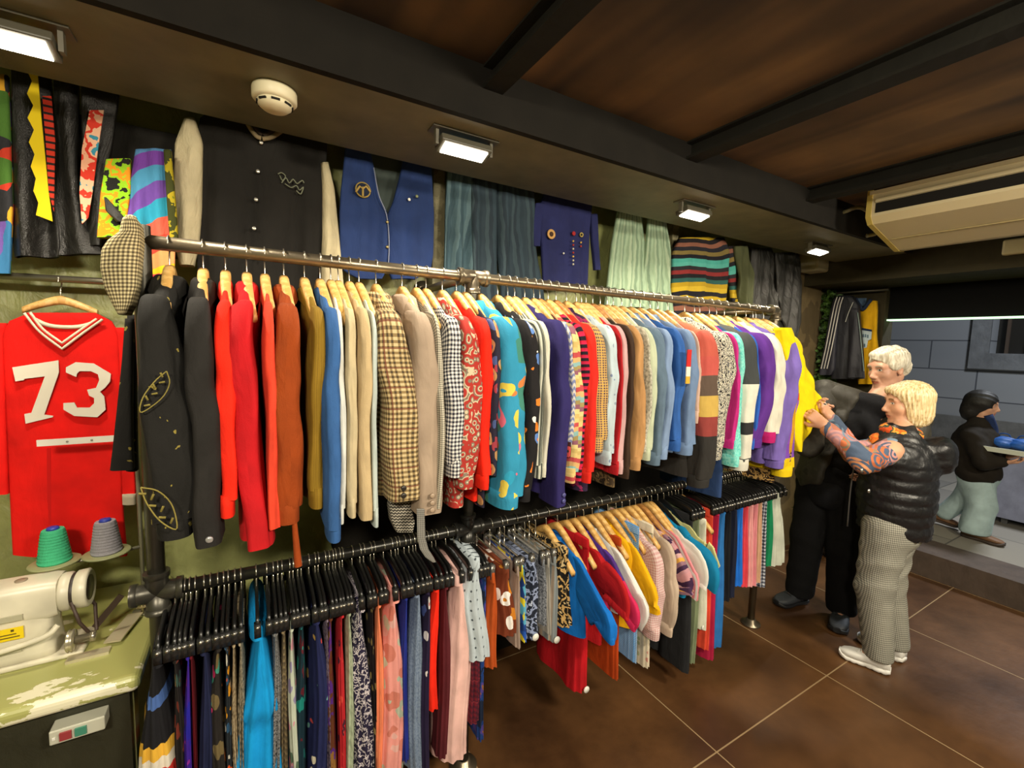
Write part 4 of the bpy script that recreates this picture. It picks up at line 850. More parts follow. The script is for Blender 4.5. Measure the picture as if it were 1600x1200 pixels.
# black leather trousers with a flame patch strip
t = wg('leather_trousers', (150, 250), 'black leather trousers with a peach and red flame strip', 'trousers')
wp(t, 'trouser_leg', [(118, 128, 190), (250, 130, 172), (330, 128, 166), (385, 120, 160)], leather, seed=6, fold=0.01, Y=GY-0.02)
flat_poly(t, 'flame_strip', [(140, 172), (162, 172), (152, 240), (146, 290), (138, 340), (128, 350), (124, 300), (128, 232)], pat('blot', '#d8a080', '#c83424', '#e0b090', '#3888a0', '#d8a888', s=0.06, vec='obj'), GY-0.058)
# lime and orange printed garment
t = wg('printed_shirt', (176, 310), 'lime green and orange printed shirt with black zigzags, above the tweed cap', 'shirt')
wp(t, 'cloth', [(250, 166, 205), (300, 158, 206), (372, 153, 196)], pat('blot', '#1c1c18', '#8cc020', '#e0901c', '#98c828', '#d87c1c', s=0.05), seed=7, Y=GY-0.07)
wp(t, 'pocket_flap', [(310, 164, 168), (330, 166, 186), (348, 184, 202)], leather, seed=8, Y=GY-0.10, fold=0.002)
# quilted patchwork skirt
t = wg('patchwork_skirt', (235, 320), 'patchwork skirt with purple squares, turquoise band and red suns', 'skirt')
qm = pat('bandsV', '#5080b0', '#6c3c98', '#4890b8', '#6c48a0', '#2c98b8', '#d8604c', '#d84838', '#e09860', '#e0c020', '#d83c4c', '#e07858', '#b048a0', '#c8305c', s=0.62, d=0.9)
wp(t, 'cloth', [(235, 212, 268), (300, 200, 272), (360, 198, 276), (438, 196, 274)], qm, seed=9, Y=GY-0.08, fold=0.014, kf=90)
wp(t, 'side_panel', [(236, 256, 268), (330, 262, 276), (380, 266, 279)], pat('blot', '#3c4018', '#a89820', '#6c7418', s=0.05), seed=2, Y=GY-0.10, fold=0.003)
# varsity jacket
t = wg('varsity_jacket', (400, 300), 'black varsity jacket with cream sleeves and striped collar under the smoke detector', 'jacket')
blk = pat('solid', '#1f1d1a', rough=0.9)
wp(t, 'body', [(163, 345, 470), (185, 312, 500), (220, 304, 512), (300, 306, 506), (420, 308, 500), (498, 312, 500)], blk, seed=11, fold=0.010, depth=0.05)
cr = pat('solid', '#cfc29c', rough=0.55, bump=0.5)
wp(t, 'sleeve', [(190, 288, 306), (225, 274, 318), (330, 270, 316), (385, 274, 312), (416, 282, 304)], cr, seed=12, fold=0.010, depth=0.07, Y=GY+0.0)
wp(t, 'sleeve', [(258, 500, 512), (300, 502, 522), (370, 502, 530), (470, 500, 538)], cr, seed=13, fold=0.008, depth=0.07)
for sgn, pts in ((0, [(380, 172), (388, 195), (400, 212), (408, 216)]), (0, [(386, 172), (394, 192), (404, 206), (410, 210)]), (1, [(455, 178), (444, 200), (425, 214), (410, 217)]), (1, [(448, 176), (437, 196), (421, 208), (411, 211)])):
    P = curve_pts([onY(a, b, GY-0.05)-np.array(t.location) for a, b in pts], 9)
    obj('collar_stripe', tube(P, 0.0075, 10), S('#8a7a5c' if pts[0][0] in (380, 455) else '#3a3026'), t)
for (a, b) in ((408, 223), (403, 268), (400, 312), (397, 357), (393, 402)): disc(t, a, b, 0.0065, Fl('#d8d4c8', 0.25, 0.7), GY-0.035, 'snap', 0.003)
# script lettering on the chest (illegible swash lettering in the photograph)
logo = [[(437, 274), (441, 282), (447, 278), (452, 286), (458, 280), (464, 287), (472, 282), (475, 286)], [(445, 287), (455, 293), (463, 290), (468, 297), (474, 292), (470, 303), (463, 298)], [(434, 272), (440, 270), (446, 276), (440, 286)]]
for q in logo: obj('script_logo', tube(curve_pts([onY(a, b, GY-0.038)-np.array(t.location) for a, b in q], 24), 0.0022, 6), S('#787c68'), t)
# denim vest
navy = pat('solid', '#23386a', rough=0.8)
t = wg('denim_vest', (605, 330), 'navy blue vest with a round gold patch and a deep V neck', 'vest')
wp(t, 'front_panel', [(222, 540, 574), (262, 536, 584), (300, 532, 590), (335, 530, 604), (400, 531, 606), (424, 536, 602), (436, 560, 596)], navy, seed=14, fold=0.006)
wp(t, 'front_panel', [(240, 632, 672), (275, 624, 674), (315, 614, 676), (336, 605, 677), (400, 606, 676), (424, 607, 672), (436, 612, 650)], navy, seed=15, fold=0.006)
wp(t, 'back_panel', [(228, 560, 650), (260, 570, 640), (340, 580, 630)], pat('solid', '#46504c'), seed=16, fold=0.003, Y=GY+0.04, depth=0.012)
disc(t, 567, 297, 0.030, S('#a8904c'), GY-0.027); disc(t, 567, 297, 0.026, S('#20283c'), GY-0.0285)
obj('eagle_emblem', join(tube([onY(a, b, GY-0.036)-np.array(t.location) for a, b in ((556, 300), (562, 291), (567, 295), (572, 291), (579, 300))], 0.004, 8), tube([onY(a, b, GY-0.036)-np.array(t.location) for a, b in ((567, 292), (567, 307))], 0.004, 8)), S('#b89c58'), t)
for (a, b) in ((605, 347), (605, 386)): disc(t, a, b, 0.006, Fl('#a89868', 0.3, 0.7), GY-0.024, 'snap')
disc(t, 639, 312, 0.006, Fl('#e8e4dc', 0.4), GY-0.025, 'pin'); disc(t, 651, 307, 0.006, Fl('#7c8460', 0.4), GY-0.025, 'pin')
obj('piping', tube(curve_pts([onY(a, b, GY-0.026)-np.array(t.location) for a, b in ((584, 262), (592, 305), (604, 336), (608, 380), (606, 428))], 16), 0.0022, 6), S('#9098b0'), t)
# wall studs between the hung clothes
stud = pat('blot', '#6a6448', '#7c7658', '#8a8464', s=0.05, vec='obj', rough=0.7)
for k, (xa, xb) in enumerate(((676, 694), (1049, 1058))):
    a = onY(xa, 400, 1.96); b = onY(xb, 400, 1.96)
    struct('trim_%d' % (9+k), box(a[0], b[0], 1.96, WALL_Y, 1.2, SOFFIT_Z+0.1), stud)
# the rail these clothes hang from
tag(obj('wall_rail', tube([(-0.75, GY, 2.47), (3.4, GY, 2.47)], 0.012, 12), Fl('#8a8472', 0.35, 0.8)), 'thin metal rail high on the wall behind the soffit edge', 'rail')
# dark denim trousers and skirts
dk = pat('bandsU', '#2c3a44', '#34444e', '#2a3640', '#3c4c54', '#2f3d47', s=0.09, d=0.5); lt = pat('bandsU', '#587078', '#48606a', '#3c525c', s=0.07, d=0.6)
t = wg('denim_jeans', (725, 400), 'faded blue grey denim jeans right of the navy vest', 'jeans')
wp(t, 'trouser_leg', [(262, 700, 760), (330, 694, 752), (400, 692, 736), (475, 690, 732)], lt, seed=17, fold=0.012)
wp(t, 'trouser_leg', [(280, 735, 775), (400, 736, 776), (478, 738, 778)], dk, seed=18, fold=0.012, Y=GY-0.01)
t = wg('denim_skirt', (800, 400), 'dark slate denim skirt left of the patched navy shirt', 'skirt')
wp(t, 'cloth', [(285, 776, 832), (380, 776, 838), (488, 778, 850)], dk, seed=19, fold=0.014)
# patched scout-style shirt
t = wg('patched_shirt', (885, 380), 'indigo short-sleeved shirt with a round orange patch and a row of small pins', 'shirt')
ind = pat('solid', '#252a5a')
wp(t, 'body', [(300, 850, 925), (325, 842, 924), (360, 843, 920), (448, 848, 916)], ind, seed=20, fold=0.004)
wp(t, 'sleeve', [(335, 922, 932), (380, 924, 934), (422, 928, 937)], ind, seed=21, fold=0.003)
wp(t, 'sleeve', [(318, 836, 850), (345, 830, 846), (385, 833, 843)], ind, seed=21, fold=0.003)
disc(t, 861, 366, 0.024, S('#d8a868'), GY-0.026); disc(t, 861, 366, 0.012, S('#503828'), GY-0.029, 'emblem')
disc(t, 896, 365, 0.011, S('#b03034'), GY-0.026); disc(t, 908, 367, 0.012, S('#c8b060'), GY-0.026); disc(t, 908, 367, 0.006, S('#282c28'), GY-0.030, 'emblem')
for i, c in enumerate(('#d8b060', '#b03c34', '#d0cab8', '#b03c34', '#d8b060', '#d0cab8', '#c8c4b0')): disc(t, 895, 377+i*6, 0.005, S(c), GY-0.026, 'pin')
for i, c in enumerate(('#d8b060', '#b03c34')): disc(t, 907, 379+i*6, 0.005, S(c), GY-0.026, 'pin')
disc(t, 880, 396, 0.005, Fl('#c8c8c0', 0.3), GY-0.024, 'button')
# pale jeans
t = wg('pale_jeans', (990, 400), 'pale green washed jeans hanging above the upper rail', 'jeans')
pj = pat('bandsU', '#8ca488', '#9cb498', '#7c947c', '#a4b89c', s=0.06, d=0.5)
wp(t, 'trouser_leg', [(330, 965, 1002), (380, 955, 1008), (480, 944, 1008)], pj, seed=22, fold=0.012)
wp(t, 'trouser_leg', [(340, 1012, 1040), (400, 1010, 1046), (490, 1006, 1050)], pj, seed=23, fold=0.012, Y=GY-0.02)
# patterned sweater
t = wg('patterned_sweater', (1095, 420), 'knitted sweater with yellow, turquoise and black bands', 'sweater')
az = pat('bandsV', '#201c20', '#8a5a48', '#24242c', '#7c6c3c', '#1c1c24', '#4ca89c', '#58b0a4', '#2c2c30', '#8c3030', '#1c1c20', '#2c5c58', '#b89820', '#d0b030', '#1c1c24', '#c8a828', s=0.40, d=0.35)
wp(t, 'body', [(372, 1062, 1130), (395, 1050, 1138), (440, 1050, 1136), (498, 1052, 1128)], az, seed=24, fold=0.006, depth=0.05)
wp(t, 'sleeve', [(385, 1136, 1146), (430, 1138, 1150), (472, 1142, 1156)], az, seed=25, fold=0.004)
# olive and black leather coats
t = wg('olive_jacket', (1160, 430), 'olive green jacket between the patterned sweater and the leather coats', 'jacket')
wp(t, 'body', [(385, 1148, 1166), (430, 1152, 1176), (482, 1158, 1174)], S('#4c5034'), seed=26, fold=0.008, Y=GY-0.03)
t = wg('leather_coat', (1190, 450), 'worn black leather coat nearer the patterned sweater', 'coat')
wp(t, 'body', [(388, 1176, 1206), (440, 1170, 1216), (560, 1172, 1222)], pat('solid', '#2a2926', rough=0.4, bump=0.6), seed=27, fold=0.016)
t = wg('leather_coat', (1230, 450), 'long black leather coat at the right end of the wall clothes', 'coat')
wp(t, 'body', [(395, 1212, 1246), (440, 1212, 1252), (500, 1222, 1250), (548, 1228, 1240)], pat('solid', '#2c2b29', rough=0.4, bump=0.6), seed=28, fold=0.016, Y=GY-0.03)
# little speaker-like white box beneath the farthest flood light
p = onY(1268, 412, 1.93)
t = empty('wall_speaker', p, 'small beige box on a bracket under the farthest flood light', 'speaker')
o = obj('casing', box(-0.09, 0.09, -0.09, 0.06, -0.07, 0.08), Fl('#a8a084', 0.6), t, False); bevel(o, 0.02, 3)
obj('bracket', box(-0.02, 0.02, 0.03, 0.115, 0.0, 0.03), Fl('#6c6850', 0.6), t, False)

# ------------------------------------------------------------------ jersey corner
rail_a = onY(-60, 427, 1.93); rail_b = onY(196, 442, 1.93)
t = empty('wall_clothes_rail', rail_a, 'short metal rail on the green wall carrying the red jersey', 'rail')
obj('rail', rel(tube([rail_a, rail_b], 0.011, 14), t), Fl('#8c8674', 0.3, 0.85), t)
obj('bracket', rel(join(tube([rail_b+[-.012, 0, 0], rail_b+[-.012, 0.12, 0]], 0.008, 10), tube([rail_a+[.02, 0, 0], rail_a+[.02, 0.12, 0]], 0.008, 10)), t), Fl('#8c8674', 0.3, 0.85), t)
hx = onY(88, 437, 1.90)
def small_hanger(t, m, w=0.085, z0=-0.06, drop=0.035):
    rows = []
    for i in range(25):
        s = -1+2*i/24; rows.append(((w*s, 0.0, z0-drop*abs(s)**1.4), (0, 0.012, 0), (0, 0, 0.014-0.004*abs(s))))
    obj('arm', loft(rows, 14, (0.7, 0.7)), m, t)
t = empty('wooden_hanger', (hx[0], 1.93, hx[2]), 'wooden hanger holding the red number jersey', 'hanger')
obj('hook', tube(curve_pts([(0, -0.0, -0.065), (0, 0, -0.03), (0, 0.013, -0.012), (0, 0.012, 0.008), (0, 0, 0.0145), (0, -0.012, 0.008), (0, -0.014, -0.005)], 24), 0.002, 8), hook_m, t)
small_hanger(t, wood_m)
JY = 1.885
t = empty('red_jersey', onY(97, 600, JY), 'red football jersey with white number 73 and striped V neck', 'jersey')
jm = pat('solid', '#e8140c', bump=0.2)
wp(t, 'body', [(489, 48, 150), (498, 18, 172), (520, 4, 186), (600, 8, 189), (700, 12, 190), (800, 16, 194), (866, 20, 200)], jm, Y=JY, seed=31, fold=0.004, depth=0.035, kf=30)
wp(t, 'sleeve', [(505, -26, 12), (560, -30, 10), (690, -24, 14), (770, -20, 16)], jm, Y=JY+0.01, seed=32, fold=0.004, depth=0.04)
wp(t, 'sleeve', [(512, 180, 196), (600, 184, 202), (700, 186, 210), (772, 190, 213)], jm, Y=JY+0.01, seed=33, fold=0.004, depth=0.04)
wp(t, 'sleeve_band', [(770, 191, 213), (786, 191, 213)], S('#c0b49c'), Y=JY+0.008, seed=33, fold=0.0, depth=0.045, n=3)
def thick(poly, m, name, Y, th=0.0035): return flat_poly(t, name, poly, m, Y, th)
wn = pat('solid', '#e4dccb', bump=0.1)
FYj = JY-0.028
thick([(19, 574), (91, 563), (92, 582), (69, 648), (83, 650), (82, 652), (40, 662), (38, 647), (49, 645), (70, 588), (38, 592), (37, 594), (24, 596)], wn, 'number_seven', FYj)
thick([(103, 582), (103, 574), (118, 566), (146, 568), (173, 584), (172, 596), (164, 606), (156, 612), (163, 620), (165, 640), (152, 652), (116, 650), (99, 640), (99, 630), (116, 629), (120, 637), (140, 637), (147, 630), (147, 622), (139, 618), (136, 609), (150, 606), (155, 594), (153, 585), (142, 580), (124, 580), (120, 584), (119, 589)], wn, 'number_three', FYj)
for off, c, r in ((0, '#e8dcc4', 0.0035), (5, '#d01810', 0.003), (9, '#e8dcc4', 0.0035)):
    P = curve_pts([onY(a, b, FYj-0.002)-np.array(t.location) for a, b in ((38+off, 489-off*.1), (62+off*.6, 518-off*.4), (97, 545-off))], 12)
    Q = curve_pts([onY(a, b, FYj-0.002)-np.array(t.location) for a, b in ((97, 545-off), (130-off*.6, 520-off*.4), (160-off, 499-off*.1))], 12)
    obj('collar_stripe', tube(P[:-1]+Q, r, 10), S(c, bump=0), t)
thick([(60, 500), (140, 507), (118, 526), (97, 536), (78, 522)], S('#7c3028'), 'neck_lining', FYj+0.012, 0.002)
P = curve_pts([onY(a, b, FYj+0.008)-np.array(t.location) for a, b in ((54, 499), (75, 508), (100, 511), (125, 510), (148, 504))], 16)
obj('back_collar', tube(P, 0.006, 10), S('#e8dcc4'), t)
thick([(73, 700), (79, 700), (80, 820), (74, 820)], S('#d0100c'), 'seam_fold', FYj+0.004, 0.002)

# tweed cap pushed over the end of the rack
t = empty('tweed_cap', onY(192, 420, 1.44), 'cream and brown houndstooth tweed cap hung over the left end of the rack', 'cap')
cp = [(345, 196, 216), (352, 193, 221), (366, 190, 223), (378, 172, 224), (392, 162, 223), (420, 160, 221), (450, 166, 219), (475, 178, 212), (492, 188, 203)]
tw = pat('check', '#cfc298', '#4a4030', '#8c7f5c', s=0.009)
obj('cloth', panel(cp, Y=1.44, depth=0.085, fold=0.005, kf=40, ref=tuple(t.location), seed=41, n=36), tw, t)
obj('top_button', xf(lathe([(0, -0.012), (0.010, -0.008), (0.013, 0), (0.010, 0.008), (0, 0.012)], 16), Matrix.Translation(tuple(onY(205, 343, 1.44)-np.array(t.location)))), tw, t)
t = empty('scarf', onY(660, 830, 1.24), 'narrow grey checked scarf end dangling below the taupe blazer', 'scarf')
obj('cloth', panel([(795, 651, 663), (840, 652, 664), (858, 656, 669), (870, 664, 677), (878, 675, 681)], Y=1.24, depth=0.006, fold=0.0015, ref=tuple(t.location), seed=51, hollow=0), pat('check', '#8c8a84', '#5a5854', s=0.006), t)
t = empty('coat', onY(630, 800, 1.34), 'herringbone coat whose sleeve end shows below the tweed blazer', 'coat')
obj('sleeve', panel([(740, 612, 640), (790, 606, 640), (812, 609, 646), (828, 617, 643)], Y=1.34, depth=0.05, fold=0.003, ref=tuple(t.location), seed=52), hb_, t)
# black jacket hanging behind the post on the left
t = empty('embroidered_jacket', onY(190, 600, 1.60), 'black jacket with faint gold embroidery hanging left of the rack post', 'jacket')
obj('sleeve', panel([(498, 197, 210), (560, 192, 208), (640, 184, 207), (700, 178, 208), (732, 174, 210)], Y=1.60, depth=0.05, fold=0.004, ref=tuple(t.location), seed=42), gold_emb, t)
obj('body', panel([(492, 200, 216), (600, 198, 214), (734, 198, 216)], Y=1.66, depth=0.04, fold=0.004, ref=tuple(t.location), seed=43), gold_emb, t)
# ------------------------------------------------------------------ sewing table
TZ = 0.80
tgreen = pat('solid', '#a3a463', rough=0.35, bump=0.15, vec='obj', fine=40)
def table_mat():
    m = bpy.data.materials.new('chipped_green_paint'); m.use_nodes = True; nd, lk = m.node_tree.nodes, m.node_tree.links; b = nd['Principled BSDF']
    tc = nd.new('ShaderNodeTexCoord'); mp = nd.new('ShaderNodeMapping'); mp.inputs['Scale'].default_value = (1, 2.2, 2.2); lk.new(tc.outputs['Object'], mp.inputs[0])
    n = nd.new('ShaderNodeTexNoise'); n.inputs['Scale'].default_value = 9; n.inputs['Detail'].default_value = 6; n.inputs['Roughness'].default_value = 0.6; lk.new(mp.outputs[0], n.inputs['Vector'])
    sx = nd.new('ShaderNodeSeparateXYZ'); lk.new(tc.outputs['Object'], sx.inputs[0])
    mr = nd.new('ShaderNodeMapRange'); lk.new(sx.outputs['Y'], mr.inputs[0]); mr.inputs[1].default_value = 0.0; mr.inputs[2].default_value = 0.10; mr.inputs[3].default_value = 0.13; mr.inputs[4].default_value = -0.06
    ad = nd.new('ShaderNodeMath'); ad.operation = 'ADD'; lk.new(n.outputs[0], ad.inputs[0]); lk.new(mr.outputs[0], ad.inputs[1])
    gt = nd.new('ShaderNodeMath'); gt.operation = 'GREATER_THAN'; lk.new(ad.outputs[0], gt.inputs[0]); gt.inputs[1].default_value = 0.60
    mx = nd.new('ShaderNodeMixRGB'); lk.new(gt.outputs[0], mx.inputs[0]); mx.inputs[1].default_value = lin('#9fa060'); mx.inputs[2].default_value = lin('#dcd8bc')
    lk.new(mx.outputs[0], b.inputs['Base Color']); b.inputs['Roughness'].default_value = 0.35
    return m
TY0, TX1 = 1.435, -0.27
t = empty('sewing_table', (-0.75, TY0, 0), 'green painted sewing table with chipped front edge beside the rack post', 'table')
def tp(name, d, m, smooth=False): return obj(name, rel(d, t), m, t, smooth)
o = tp('tabletop', box(-1.25, TX1, TY0, 2.03, TZ-0.045, TZ), table_mat()); bevel(o, 0.018, 4)
tp('front_panel', box(-1.2, TX1-0.03, TY0+0.04, TY0+0.06, 0.30, TZ-0.045), pat('solid', '#2c2c1e', rough=0.5, vec='obj'))
for x in (-1.2, TX1-0.07):
    for y in (TY0+0.06, 1.96): tp('leg', box(x, x+0.045, y, y+0.045, 0, TZ-0.045), pat('solid', '#75764c', rough=0.4, vec='obj'))
tp('crossbar', box(-1.2, TX1-0.03, 1.70, 1.74, 0.12, 0.16), pat('solid', '#75764c', rough=0.4, vec='obj'))
p = onY(126, 1131, TY0+0.02)
q = empty('switch_box', (p[0], TY0+0.04, p[2]), 'grey switch box with red and green buttons under the table edge', 'switch')
o = obj('casing', box(-0.052, 0.052, -0.045, 0, -0.018, 0.018), Fl('#b4b4a4', 0.4), q, False); bevel(o, 0.003)
obj('red_button', box(-0.032, -0.010, -0.050, -0.045, -0.010, 0.010), Fl('#8c3438', 0.4), q, False)
obj('green_button', box(-0.004, 0.018, -0.050, -0.045, -0.010, 0.010), Fl('#3c7c68', 0.4), q, False)
obj('screw', box(-0.046, -0.040, -0.047, -0.045, -0.004, 0.002), Fl('#d8d8d0', 0.3), q, False)
# sewing machine (arm along the table, handwheel at its right end)
MX, MY = -0.46, 1.66
t = empty('sewing_machine', (MX, MY, TZ), 'cream industrial sewing machine on the green table', 'sewing machine')
mc = pat('solid', '#dcd6bf', rough=0.35, bump=0.03, vec='obj')
d = join(box(-0.62, 0.04, -0.055, 0.075, 0.0, 0.014)); o = obj('bed_plate', d, mc, t, False); bevel(o, 0.006, 3)
rows = []
for x, hz, hy in ((-0.62, 0.045, 0.04), (-0.6, 0.052, 0.05), (-0.2, 0.055, 0.052), (-0.03, 0.055, 0.052), (-0.012, 0.05, 0.048)): rows.append(((x, 0.01, 0.165), (0, hy, 0), (0, 0, hz)))
obj('arm', loft(rows, 32, (0.45, 0.45)), mc, t)
rows = []
for z, hx, hy in ((0.012, 0.085, 0.056), (0.03, 0.08, 0.053), (0.10, 0.075, 0.050), (0.16, 0.08, 0.048)): rows.append(((-0.10, 0.01, z), (hx, 0, 0), (0, hy, 0)))
obj('column', loft(rows, 32, (0.4, 0.4)), mc, t)
Rx = Matrix.Rotation(math.radians(90), 4, 'Y')
def wheel(prof, c, m, name, N=36): return obj(name, xf(lathe(prof, N), Matrix.Translation(c) @ Rx), m, t)
wheel([(0, -0.012), (0.050, -0.012), (0.052, -0.008), (0.052, 0.008), (0.046, 0.012), (0.046, 0.018), (0.052, 0.022), (0.053, 0.044), (0.048, 0.049), (0.040, 0.046), (0.0, 0.044)], (0.0, 0.01, 0.165), mc, 'handwheel')
wheel([(0, 0), (0.036, 0), (0.034, 0.003), (0, 0.003)], (0.045, 0.01, 0.165), Fl('#4a4438', 0.35, 0.6), 'wheel_face')
wheel([(0.047, 0.011), (0.0475, 0.012), (0.0475, 0.019), (0.047, 0.02)], (0.0, 0.01, 0.165), Fl('#2c2420', 0.5), 'belt_band')
belt = Fl('#3a2a22', 0.55)
obj('drive_belt', join(tube([(0.016, -0.034, 0.150), (0.034, -0.045, 0.09), (0.05, -0.03, 0.045)], 0.0045, 8), tube([(0.016, 0.05, 0.150), (0.05, 0.03, 0.10), (0.062, -0.02, 0.045)], 0.0045, 8)), belt, t)
obj('belt_guard', xf(box(-0.008, 0.008, -0.004, 0.004, -0.05, 0.05), Matrix.Translation((0.085, 0.0, 0.085)) @ Matrix.Rotation(math.radians(38), 4, 'Y')), belt, t, False)
wheel([(0, 0), (0.028, 0), (0.030, 0.003), (0.026, 0.006), (0.030, 0.010), (0.028, 0.014), (0, 0.014)], (0.012, -0.06, 0.052), Fl('#b8b098', 0.25, 0.7), 'bobbin_winder')
wheel([(0, 0), (0.010, 0), (0.010, 0.03), (0.014, 0.03), (0.014, 0.042), (0, 0.042)], (0.028, -0.06, 0.052), Fl('#a8a08c', 0.25, 0.8), 'winder_spindle')
obj('winder_plate', join(box(0.01, 0.10, -0.085, -0.055, 0.0, 0.008), xf(box(-0.02, 0.02, -0.07, 0.07, 0, 0.004), Matrix.Translation((0.115, 0.02, 0.012)) @ Matrix.Rotation(math.radians(-12), 4, 'Z'))), Fl('#c4bc9c', 0.35, 0.4), t, False)
obj('tension_post', join(tube([(0.145, 0.095, 0.0), (0.145, 0.095, 0.035)], 0.004, 8), tube([(0.13, 0.095, 0.028), (0.16, 0.095, 0.028)], 0.005, 8)), Fl('#c0b48c', 0.25, 0.8), t)
obj('lift_lever', tube(curve_pts([(-0.21, -0.062, 0.062), (-0.12, -0.072, 0.07), (-0.03, -0.07, 0.085), (-0.005, -0.06, 0.105)], 16), 0.007, 12), mc, t)
obj('stitch_dial', xf(lathe([(0, -0.02), (0.030, -0.018), (0.031, 0.0), (0, 0.0)], 28), Matrix.Translation((-0.185, -0.047, 0.115)) @ Matrix.Rotation(math.radians(-90), 4, 'X') @ Matrix.Rotation(math.pi, 4, 'X')), mc, t)
obj('warning_label', box(-0.145, -0.075, -0.0495, -0.0455, 0.085, 0.117), Fl('#e0c410', 0.5), t, False)
obj('warning_text', join(*[box(-0.138+0.0, -0.082-(i*0.006), -0.0502, -0.0494, 0.092+0.008*i, 0.0945+0.008*i) for i in range(2)]+[box(-0.130, -0.124, -0.0502, -0.0494, 0.108, 0.114), box(-0.098, -0.092, -0.0502, -0.0494, 0.108, 0.114)]), Fl('#4c4010', 0.5), t, False)
obj('name_plate', join(box(-0.135, -0.075, -0.0493, -0.0455, 0.135, 0.150), box(-0.135, -0.080, -0.0523, -0.0485, 0.05, 0.062)), Fl('#a8a48c', 0.4), t, False)
obj('oil_cap', lathe([(0, 0.218), (0.012, 0.218), (0.013, 0.2225), (0.006, 0.2235), (0, 0.2235)], 20, (-0.09, 0.005, 0)), Fl('#8c7c68', 0.4), t)
obj('presser_head', join(box(-0.60, -0.54, -0.03, 0.05, 0.06, 0.12), tube([(-0.57, 0.01, 0.0), (-0.57, 0.01, 0.08)], 0.005, 8)), mc, t, False)
# thread stand with two cones
SX = onY(222, 880, 1.78)[0]
t = empty('thread_stand', (SX, 1.78, TZ), 'metal thread stand with two round plates and a white guide arm behind the post', 'thread stand')
mt = Fl('#9a9884', 0.35, 0.5)
obj('pole', tube([(0, 0, 0), (0, 0, 0.60)], 0.006, 12), mt, t)
obj('base', lathe([(0, 0), (0.03, 0), (0.03, 0.006), (0, 0.008)], 24), mt, t)
def at(px, py, Y=1.75): return onY(px, py, Y)-np.array([SX, 1.78, TZ])
g0, g1 = at(86, 877), at(167, 862)
obj('plate_rod', tube([(0, 0, g1[2]-0.012), g1+[0, 0, -0.012], g0+[0, 0, -0.012]], 0.005, 10), mt, t)
for g in (g0, g1): obj('plate', lathe([(0, -0.006), (0.055, -0.006), (0.058, -0.002), (0.055, 0.0), (0, 0.0)], 36, tuple(g)), Fl('#8c9068', 0.4), t)
a0, a1 = at(58, 697), at(200, 684)
o = obj('guide_arm', join(box(min(a0[0], a1[0]), 0.006, a0[1]-0.003, a0[1]+0.003, a0[2]-0.001, a0[2]+0.017)), Fl('#d8d4c8', 0.35), t, False)
for k in (0.3, 0.55, 0.9): obj('guide_hole', tube([(a0[0]*(1-k)+0.0*k, a0[1]-0.0045, a0[2]+0.008), (a0[0]*(1-k), a0[1]-0.002, a0[2]+0.008)], 0.003, 10), Fl('#807c70', 0.4), t)
for (g, c, c2, lab) in ((g0, '#48b888', '#3ca878', 'green cone of sewing thread on the left plate'), (g1, '#9c9aa0', '#8a8890', 'grey cone of sewing thread on the right plate')):
    P = np.array([SX, 1.78, TZ])+g
    q = empty('thread_cone', P, lab, 'thread', 'thread cones on the stand')
    prof = [(0, 0.0), (0.038, 0.0), (0.040, 0.006)]+[((0.040-0.012*i/30)+0.0012*math.sin(i*2.1), 0.006+0.086*i/30) for i in range(31)]+[(0.026, 0.098), (0.0, 0.098)]
    prof = [(z, r) for r, z in prof]
    obj('thread', lathe([(z if False else r, z) for z, r in prof], 32) if False else loft([((0, 0, z_), (r_, 0, 0), (0, r_, 0)) for r_, z_ in [(0, 0.0), (0.036, 0.0), (0.0375, 0.006)]+[((0.0375-0.011*i/30)+0.0010*math.sin(i*2.1), 0.006+0.084*i/30) for i in range(31)]+[(0.024, 0.097)]], 32, (1, 1)), pat('bandsV', c, c2, s=0.004), q)
    obj('cone_core', lathe([(0, 0.096), (0.015, 0.096), (0.013, 0.104), (0.006, 0.105), (0, 0.103)], 24), Fl('#2c3c9c', 0.4), q)
